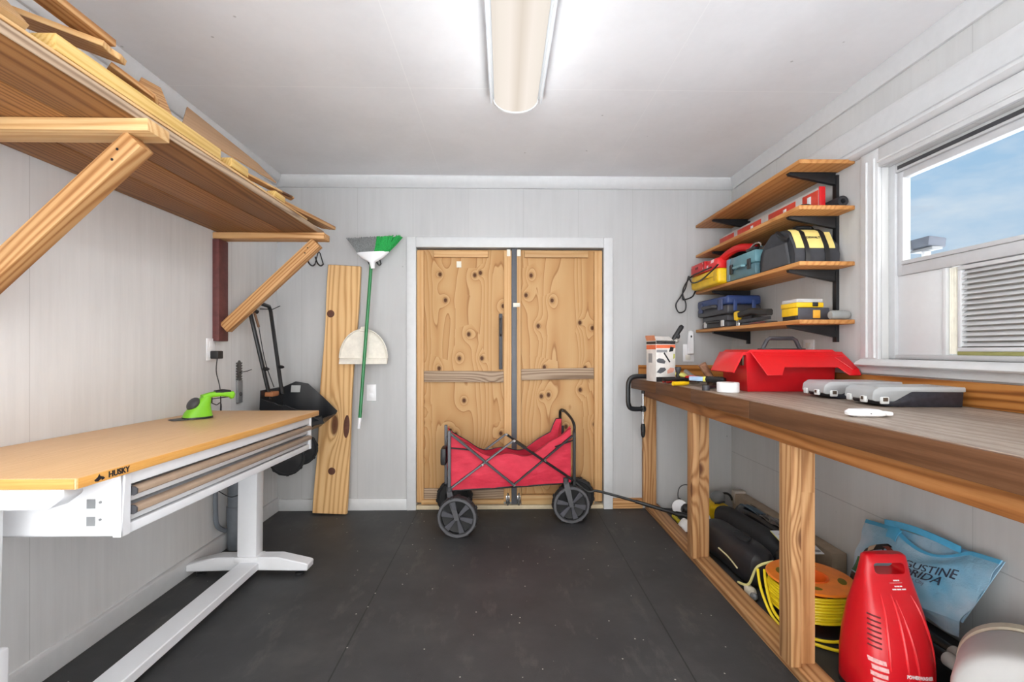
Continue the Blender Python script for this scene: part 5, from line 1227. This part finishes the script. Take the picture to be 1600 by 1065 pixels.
add('bottom_flange', MB().lathe([(.05, .008), (.168, .008), (.17, .014), (.165, .02), (.05, .02), (.05, .008)], (RX, RY, RZ_), n=40), BLACK, cr)
YC = plain('yellow cord', (238, 212, 30), .4, var=.03)
def coil(r, z, n=40, wob=.002): return [V((RX+(r+wob*math.sin(5*2*PI*i/n))*math.cos(2*PI*i/n), RY+(r+wob*math.sin(5*2*PI*i/n))*math.sin(2*PI*i/n), z+wob*math.sin(3*2*PI*i/n))) for i in range(n)]
for k in range(9): add('cord_turn', MB().tube(coil(.158-.004*abs(k-5)*.4+.003*(k % 2 == 0), .07+.0122*k), .0062, 8, closed=True), YC, cr)
add('loose_cord', MB().tube(spline([(1.19, 2.12, .175), (1.165, 2.06, .13), (1.16, 2.0, .06), (1.18, 1.93, .03), (1.24, 1.86, .022), (1.3, 1.835, .022), (1.36, 1.83, .03)], 7), .0062, 8), YC, cr)
add('loose_cord', MB().tube(spline([(1.17, 2.14, .17), (1.155, 2.08, .1), (1.155, 1.98, .03), (1.2, 1.885, .012), (1.29, 1.80, .012), (1.40, 1.79, .012)], 7), .0062, 8), YC, cr)
add('loose_cord', MB().tube(spline([(1.26, 2.17, .19), (1.19, 2.18, .16), (1.17, 2.22, .06), (1.16, 2.3, .03)], 7), .006, 8), plain('pale cord', (226, 220, 150), .5), cr)
add('stand_leg', MB().tube([(1.50, 2.06, .14), (1.52, 1.99, .14), (1.52, 1.99, .02), (1.50, 1.9, .02)], .008, 8), ORG, cr)
rg = thing('work_glove', 'pale grey crumpled glove beside the bottom plate and the cord reel', 'glove', (1.16, 2.16, 0))
add('palm', bag_loft((1.175, 2.25, .026), (1.178, 2.19, .026), .02, .025, 8, .1), plain('dirty cream cloth', (196, 188, 170), .9), rg)
add('cuff', MB().ball((1.176, 2.185, .02), (.018, .02, .018), 8), MGREY, rg)

# white and yellow clutter at the far end
w1 = thing('white_rag', 'crumpled white rag under the far end of the bench', 'rag', (1.19, 2.96, 0))
def rag(u, v): return V((1.145+.13*u, 2.83+.26*v, .03+.06*math.sin(PI*u)*math.sin(PI*v)+.014*math.sin(13*u+5*v)+.012*math.sin(11*v-7*u)))
add('cloth', MB().grid(rag, 24, 24, .003), plain('white cotton', (232, 232, 230), .9), w1, ang=80)
w2 = thing('yellow_cord_bundle', 'short bundle of bright yellow cord beside the white rag', 'cord bundle', (1.18, 2.80, 0))
for k in range(3): add('turn', MB().tube([V((1.185+(.035-.003*k)*math.cos(a), 2.80+(.03-.003*k)*math.sin(a), .012+.014*k)) for a in [2*PI*i/20 for i in range(20)]], .008, 8, closed=True), YEL, w2)
w3 = thing('spray_nozzle', 'white tube nozzle standing behind the white rag', 'nozzle', (1.27, 3.0, 0))
add('tube', MB().tube([(1.36, 3.05, .022), (1.335, 3.13, .12)], .02, 12), WPLAS, w3)
add('cap', MB().tube([(1.335, 3.13, .12), (1.33, 3.14, .135)], .021, 12), BLACK, w3)
w4 = thing('sander_disc', 'white and black round tool with a thin cord loop under the far bench end', 'power tool', (1.2, 3.22, 0))
add('disc', MB().lathe([(0, -.03), (.05, -.03), (.055, 0), (.05, .02), (0, .03)], (1.235, 3.26, .075), (-.4, -.8, .35), 20), WPLAS, w4)
add('grip', MB().ball((1.265, 3.22, .07), (.04, .04, .045), 10), BLACK, w4)
add('cord', MB().tube(spline([(1.24, 3.3, .1), (1.235, 3.3, .16), (1.25, 3.3, .205), (1.29, 3.29, .225), (1.34, 3.27, .205), (1.38, 3.25, .15)], 8), .0035, 6), DGREY, w4)
add('cord', MB().tube(spline([(1.24, 3.29, .13), (1.27, 3.24, .1), (1.29, 3.2, .05)], 6), .004, 6), DGREY, w4)
w5 = thing('yellow_scraper', 'yellow and black scraper under the wagon pull handle', 'scraper', (1.2, 3.06, 0))
add('blade', MB().box((1.16, 3.1, .0), (1.19, 3.22, .014), .003), BLACK, w5); add('grip', MB().tube([(1.175, 3.12, .028), (1.175, 3.22, .03)], .014, 8), plain('olive yellow grip', (196, 180, 40), .5), w5)

# flat black case and pipes below the tote
bc = thing('black_crate', 'low black crate under the blue tote bag', 'crate', (1.5, 1.8, 0))
b = MB()
b.box((1.475, 1.62, 0), (1.66, 1.83, .012), .002); b.box((1.475, 1.62, .012), (1.485, 1.83, .105), .003); b.box((1.65, 1.62, .012), (1.66, 1.83, .105), .003); b.box((1.485, 1.62, .012), (1.65, 1.632, .105), .003); b.box((1.485, 1.818, .012), (1.65, 1.83, .105), .003)
add('body', b, plain('black crate plastic', (24, 24, 26), .5), bc)
add('lid', MB().box((1.472, 1.617, .106), (1.663, 1.833, .116), .003), BLACK, bc)
GP2 = plain('pale grey cap', (168, 166, 160), .6)
for lab, p0, p1 in (('black pipe with a grey cap lying nearest the wall beneath the tote bag', (1.538, 1.53, .142), (1.545, 1.82, .142)), ('black pipe with a grey cap beside the red pressure washer', (1.492, 1.50, .142), (1.488, 1.80, .142))):
    pi = thing('capped_pipe', lab, 'pipe', p0, group='black pipes with grey caps')
    p0, p1 = V(p0), V(p1); d = (p1-p0).normalized()
    add('pipe', MB().cyl(p0+d*.04, p1, .019), BLACK, pi)
    add('cap', MB().lathe([(.015, .008), (.0165, 0), (.023, 0), (.024, .004), (.024, .05), (.019, .055), (0, .055), (0, .008), (.015, .008)], p0, d, 20), GP2, pi)

# blue tote
tt = thing('tote_bag', 'light blue printed tote bag slumped against the right wall behind the pressure washer', 'bag', (1.55, 1.8, .1))
TL, TR_, BR, BL = V((1.655, 2.12, .405)), V((1.665, 1.535, .475)), V((1.585, 1.60, .235)), V((1.54, 2.06, .15))
NB = (TR_-TL).cross(BL-TL).normalized()
if NB.x > 0: NB = -NB
def tote(u, v):
    t = BL*(1-u)*(1-v)+BR*u*(1-v)+TR_*u*v+TL*(1-u)*v
    sag = -.055*math.sin(PI*min(1, max(0, (u-.32)/.5)))*max(0, v-.4)/.6 if .32 < u < .82 else 0
    up = (TL-BL).normalized()
    return t+NB*(.03*math.sin(PI*u)**.7*math.sin(PI*min(1, v*.9+.08))**.7+.005*math.sin(9*u+5*v)+.004*math.sin(17*v-6*u))+up*sag
TB = new_mat('tote blue'); t_ = NT(TB[1]); o_ = t_.obj()
n_ = t_.noise(o_, 4, 3)
t_.l(t_.ramp(n_, [(.35, srgb(104, 172, 208)), (.5, srgb(146, 190, 216)), (.66, srgb(188, 206, 222))]), TB[2].inputs['Base Color']); TB[2].inputs['Roughness'].default_value = .4
t_.bump(t_.noise(o_, 16, 4, .6), .5, .02, TB[2]); TB = TB[0]
add('front_panel', MB().grid(tote, 32, 22, .003), TB, tt, ang=80)
add('back_panel', MB().grid(lambda u, v: tote(u, v)*.0+(BL*(1-u)*(1-v)+BR*u*(1-v)+TR_*u*v+TL*(1-u)*v)-NB*.008, 8, 8, .003), TB, tt, ang=80)
TEALB = plain('bright blue webbing', (84, 176, 220), .45)
def tt_pt(u, v, o_=.003): return tote(u, v)+NB*o_
add('hem', MB().grid(lambda u, v: tt_pt(u, .94+.06*v, .003), 30, 2, .002), TEALB, tt, ang=80)
s0, s1 = tote(.2, .97), tote(.76, .98)
add('strap', MB().grid(lambda u, v: s0.lerp(s1, u)+V((.004-.012*math.sin(PI*u), 0, .004+.018*math.sin(PI*u)+.026*v)), 14, 2, .003), TEALB, tt, ang=80)
add('strap_patch', MB().grid(lambda u, v: tt_pt(.27+.09*u, .82+.2*v, .006), 4, 4, .002), TEALB, tt)
add('gusset', MB().grid(lambda u, v: tote(u, 0)*(1-v)+(tote(u, 0)+V((.03, .02, -.06-.0*u))+V((-.02*math.sin(7*u), 0, .01*math.sin(12*u))))*v, 20, 5, .003), TB, tt, ang=80)
def warp(u0, v0): return lambda co: tt_pt(u0+co.x/.62, v0+co.y/.30, .004+co.z)
INK = plain('dark navy ink', (40, 48, 70), .5)
text('lettering', 'ST. AUGUSTINE', .062, None, INK, tt, .0006, 'RIGHT', 0, warp(.845, .60), .82)
text('lettering', 'FLORIDA', .062, None, INK, tt, .0006, 'RIGHT', 0, warp(.80, .44), .95)
text('lettering', 'Oldest City', .024, None, plain('grey blue ink', (110, 130, 160), .5), tt, .0005, 'CENTER', 0, warp(.62, .33))
def patch(poly, m, nm, o_=.003):
    b = MB().prism(poly, 'z', -.0004, .0004, 0); bmesh.ops.triangulate(b.bm, faces=b.bm.faces[:]); bmesh.ops.subdivide_edges(b.bm, edges=b.bm.edges[:], cuts=3, use_grid_fill=True)
    for v in b.bm.verts: v.co = tt_pt(v.co.x, v.co.y, o_+.002+v.co.z)
    return add(nm, b, m, tt, ang=80)
patch([(.09, .38), (.12, .55), (.2, .66), (.3, .72), (.36, .72), (.29, .62), (.2, .56), (.15, .44)], plain('black picture ink', (34, 34, 38), .5), 'printed_bird')
patch([(.15, .52), (.2, .57), (.2, .66), (.14, .6)], plain('buff picture ink', (206, 184, 156), .5), 'printed_beak', .004)
patch([(.27, .66), (.34, .70), (.42, .68), (.36, .62)], plain('brick picture ink', (136, 62, 50), .5), 'printed_tail', .004)
patch([(.02, .18), (.06, .4), (.13, .42), (.15, .26), (.1, .16)], plain('green picture ink', (60, 116, 76), .5), 'printed_leaves')
patch([(.02, .02), (.03, .16), (.2, .1), (.26, .0), (.18, .0)], plain('brown picture ink', (84, 62, 52), .5), 'printed_branch')

# pressure washer
PWX, PWY = 1.332, 1.6
pw = thing('pressure_washer', 'tall red pressure washer with a handle slot standing in front of the tote bag', 'pressure washer', (PWX, PWY, 0))
def sring(z, w, d, dx=0, dy=0, n=28, e=.55): return [V((PWX+dx+math.copysign(abs(math.cos(2*PI*k/n))**e, math.cos(2*PI*k/n))*w, PWY+dy+math.copysign(abs(math.sin(2*PI*k/n))**e, math.sin(2*PI*k/n))*d, z)) for k in range(n)]
LV_ = [(.0, .118, .098, -.012, 0), (.02, .122, .102, -.012, 0), (.12, .122, .1, -.012, .0), (.2, .117, .09, -.008, .006), (.28, .106, .072, -.002, .016), (.34, .094, .052, .004, .026), (.39, .084, .034, .01, .036), (.43, .078, .026, .014, .04), (.452, .074, .022, .014, .042), (.46, .064, .016, .014, .042)]
body = add('body', MB().loft([sring(*a) for a in LV_]), plain('pressure washer red', (206, 22, 34), .3, var=.04), pw, ang=50)
cut = add('cutter', MB().box((PWX+.014-.055, PWY-.1, .40), (PWX+.014+.052, PWY+.15, .434), .011, 3), RED)
md = body.modifiers.new('slot', 'BOOLEAN'); md.operation = 'DIFFERENCE'; md.object = cut; md.solver = 'EXACT'
cut.location = OFF[body.name]*-1+V((PWX, PWY, 0)) if 0 else cut.location
bpy.context.view_layer.update()
dg = bpy.context.evaluated_depsgraph_get(); nm_ = bpy.data.meshes.new_from_object(body.evaluated_get(dg)); body.modifiers.clear(); body.data = nm_
for p in nm_.polygons: p.use_smooth = True
nm_.set_sharp_from_angle(angle=math.radians(50))
bpy.data.objects.remove(cut)
def front(x, z, o_=.001):
    # front surface (towards -Y) of the loft at given x offset / height
    for a, b in zip(LV_, LV_[1:]):
        if a[0] <= z <= b[0]:
            t = (z-a[0])/(b[0]-a[0]); w, d, dx, dy = [a[i]*(1-t)+b[i]*t for i in (1, 2, 3, 4)]
            c = max(-1, min(1, (x-dx)/w)); th = math.acos(math.copysign(abs(c)**(1/.55), c)); return V((PWX+x, PWY+dy-abs(math.sin(th))**.55*d-o_, z))
WR = plain('bright red ridge', (226, 44, 52), .25)
for pts in ([(-.07, .06), (-.068, .16), (-.06, .24), (-.05, .3), (-.045, .345)], [(-.012, .03), (-.014, .14), (-.012, .24), (-.01, .31), (-.012, .345)], [(.024, .03), (.02, .14), (.012, .24), (-.0, .33)], [(.095, .05), (.09, .16), (.082, .24), (.07, .3), (.058, .34)]):
    P = spline([front(x, z, -.002) for x, z in pts], 6)
    add('ridge', MB().tube(P, [.002+.004*math.sin(PI*i/(len(P)-1)) for i in range(len(P))], 8), WR, pw)
for k in range(7):
    z = .2+.0145*k
    P = [front(-.117+.0072*j+max(0, (z-.2))*.2, z-.006*(j/4), .0006) for j in range(5)]
    add('vent_slot', MB().tube(P, .0026, 6), plain('vent shadow red', (96, 10, 16), .6), pw)
PWW = plain('white print', (238, 226, 226), .5)
def warpw(x0, z0, tilt=0): return lambda co: front(x0+co.x, z0+co.y+co.x*tilt, .0012+co.z)
text('lettering', 'POWERWASHER', .0155, None, PWW, pw, .0005, 'CENTER', .0006, warpw(.022, .112, -.12), .78)
for k, (w, z) in enumerate(((.022, .384), (.052, .376), (.028, .368), (.05, .360))):
    n = 3 if k != 1 else 1
    for j in range(n):
        x0 = .024-w/2+w*j/n; x1 = .024-w/2+w*(j+.82)/n
        b = MB().grid(lambda u, v: front(x0+(x1-x0)*u, z-(.0035 if k != 1 else .0008)*v, .0012), 4, 1, .0006); add('small_print', b, PWW, pw)
for k in range(5):
    z = .165-.02*k
    b = MB().grid(lambda u, v: front(-.122+.004*(k % 2)+.04*u, z-.013*v-.006*u, .0012), 6, 2, .0006)
    add('worn_label', b, plain('worn white label', (226, 170, 170), .6, var=.3, nscale=90), pw)
add('base_trim', MB().loft([sring(.0, .123, .103, -.012, 0), sring(.016, .124, .104, -.012, 0)]), plain('dark base', (40, 36, 38), .5), pw)

# white reel at the frame edge
hr = thing('hose_reel', 'white round hose reel with a cream ribbed rim beside the red pressure washer', 'hose reel', (1.43, 1.2, 0))
ax = V((.75, .66, .0)).normalized(); c = V((1.415, 1.235, .175))
WB = plain('off white plastic', (204, 203, 202), .5, var=.02)
add('drum', MB().lathe([(0, .012), (.05, .012), (.054, .004), (.06, .0), (.12, .0), (.15, .006), (.16, .02), (.163, .05), (.16, .19), (0, .19)], c, ax, 48), WB, hr, ang=50)
add('centre_cap', MB().lathe([(0, -.004), (.04, -.004), (.046, .006), (.046, .013), (0, .013)], c, ax, 28), WB, hr)
b = MB().lathe([(.156, .205), (.162, .21), (.162, .245), (.156, .25), (.153, .245), (.153, .21), (.156, .205)], c, ax, 48)
add('rim', b, plain('cream rim plastic', (226, 218, 196), .5), hr)
x_ = V((0, 0, 1)); y_ = ax.cross(x_)
for k in range(28):
    a = 2*PI*k/28; rd = x_*math.cos(a)+y_*math.sin(a); a2 = a+.16*(1 if k % 2 else -1); rd2 = x_*math.cos(a2)+y_*math.sin(a2)
    add('rib', MB().bar(c+ax*.215+rd*.13, c+ax*.245+rd2*.155, .004, .004), plain('cream rim plastic', (226, 218, 196), .5), hr)
add('back_plate', MB().lathe([(0, .191), (.14, .191), (.14, .205), (0, .205)], c, ax, 32), plain('dull tan plastic', (150, 120, 70), .6), hr)  # back plate in one even brownish tan
# ------------------------------------------------------------------ light
def area(name, loc, rot, sx, sy, power, col=(1, 1, 1)):
    L = bpy.data.lights.new(name, 'AREA'); L.shape = 'RECTANGLE'; L.size = sx; L.size_y = sy; L.energy = power; L.color = col
    o = bpy.data.objects.new(name, L); C.objects.link(o); o.location = loc; o.rotation_euler = rot; return o
a = area('ceiling_light_lamp', (.063, 1.7, H-.11), (0, 0, 0), .2, 1.2, LAMP, (.95, .98, 1))
a.visible_camera = False
for k in range(4):  # unseen fill points added below the fixture to brighten the ceiling
    L = bpy.data.lights.new('ceiling_fill_point', 'POINT'); L.energy = PTS; L.shadow_soft_size = .07; L.color = (.95, .98, 1)
    o = bpy.data.objects.new('ceiling_fill_point', L); C.objects.link(o); o.location = (.063, 1.22+.33*k, H-.3); o.visible_camera = False; o.visible_glossy = False
L = bpy.data.lights.new('sun', 'SUN'); L.energy = SUN; L.angle = .01; L.color = (.94, .975, 1)
o = bpy.data.objects.new('sun', L); C.objects.link(o); o.rotation_euler = Euler((math.radians(26), math.radians(-24), 0)); o.location = (0, -6, 9)
wd = bpy.data.worlds.new('sky'); bpy.context.scene.world = wd; wd.use_nodes = True; nt = wd.node_tree; t = NT(nt)
bg = nt.nodes['Background']
gen = t.n('ShaderNodeTexCoord').outputs['Generated']; s = t.sep(gen)
sky = t.ramp(s[2], [(.0, srgb(214, 226, 236)), (.3, srgb(160, 202, 236)), (.7, srgb(128, 178, 224))])
cl = t.noise(t.vmul(gen, (1, 1, 2.6)), 3.4, 5, .55)
sky = t.mix(t.math('MULTIPLY', t.ramp(cl, [(.52, (0, 0, 0)), (.68, (1, 1, 1))]), .8), sky, srgb(232, 240, 246))
gr = t.ramp(s[2], [(.47, (1, 1, 1)), (.5, (0, 0, 0))])
col = t.mix(t.math('LESS_THAN', s[2], 0), sky, srgb(200, 200, 196))
backw = t.math('MULTIPLY', t.math('MULTIPLY', s[1], -1.0, clamp=True), 2.0, clamp=True)
col = t.mix(backw, col, srgb(226, 225, 222))
t.l(col, bg.inputs['Color'])
# sky on the sun side behind the photographer brightened to fill the room
back = t.math('MULTIPLY', s[1], -1.0, clamp=True)
st = t.math('MULTIPLY_ADD', t.math('POWER', back, 1.2), SKYBACK, SKY)
t.l(st, bg.inputs['Strength'])
# ------------------------------------------------------------------ camera
cam = bpy.data.cameras.new('camera'); co = bpy.data.objects.new('camera', cam); C.objects.link(co)
cam.sensor_width = 36; cam.sensor_fit = 'HORIZONTAL'; cam.lens = 735*36/1600; cam.clip_start = .02
co.location = (0, 0, 1.18); co.rotation_euler = (PI/2, 0, -math.radians(1.09)); cam.shift_y = 12.5/1600
sc = bpy.context.scene; sc.camera = co
sc.view_settings.view_transform = 'Standard'; sc.view_settings.look = 'None'; sc.view_settings.gamma = 1; sc.view_settings.use_curve_mapping = False
sc.view_settings.exposure = EXPO
sc.cycles.max_bounces = 10; sc.cycles.diffuse_bounces = 6; sc.cycles.transparent_max_bounces = 16
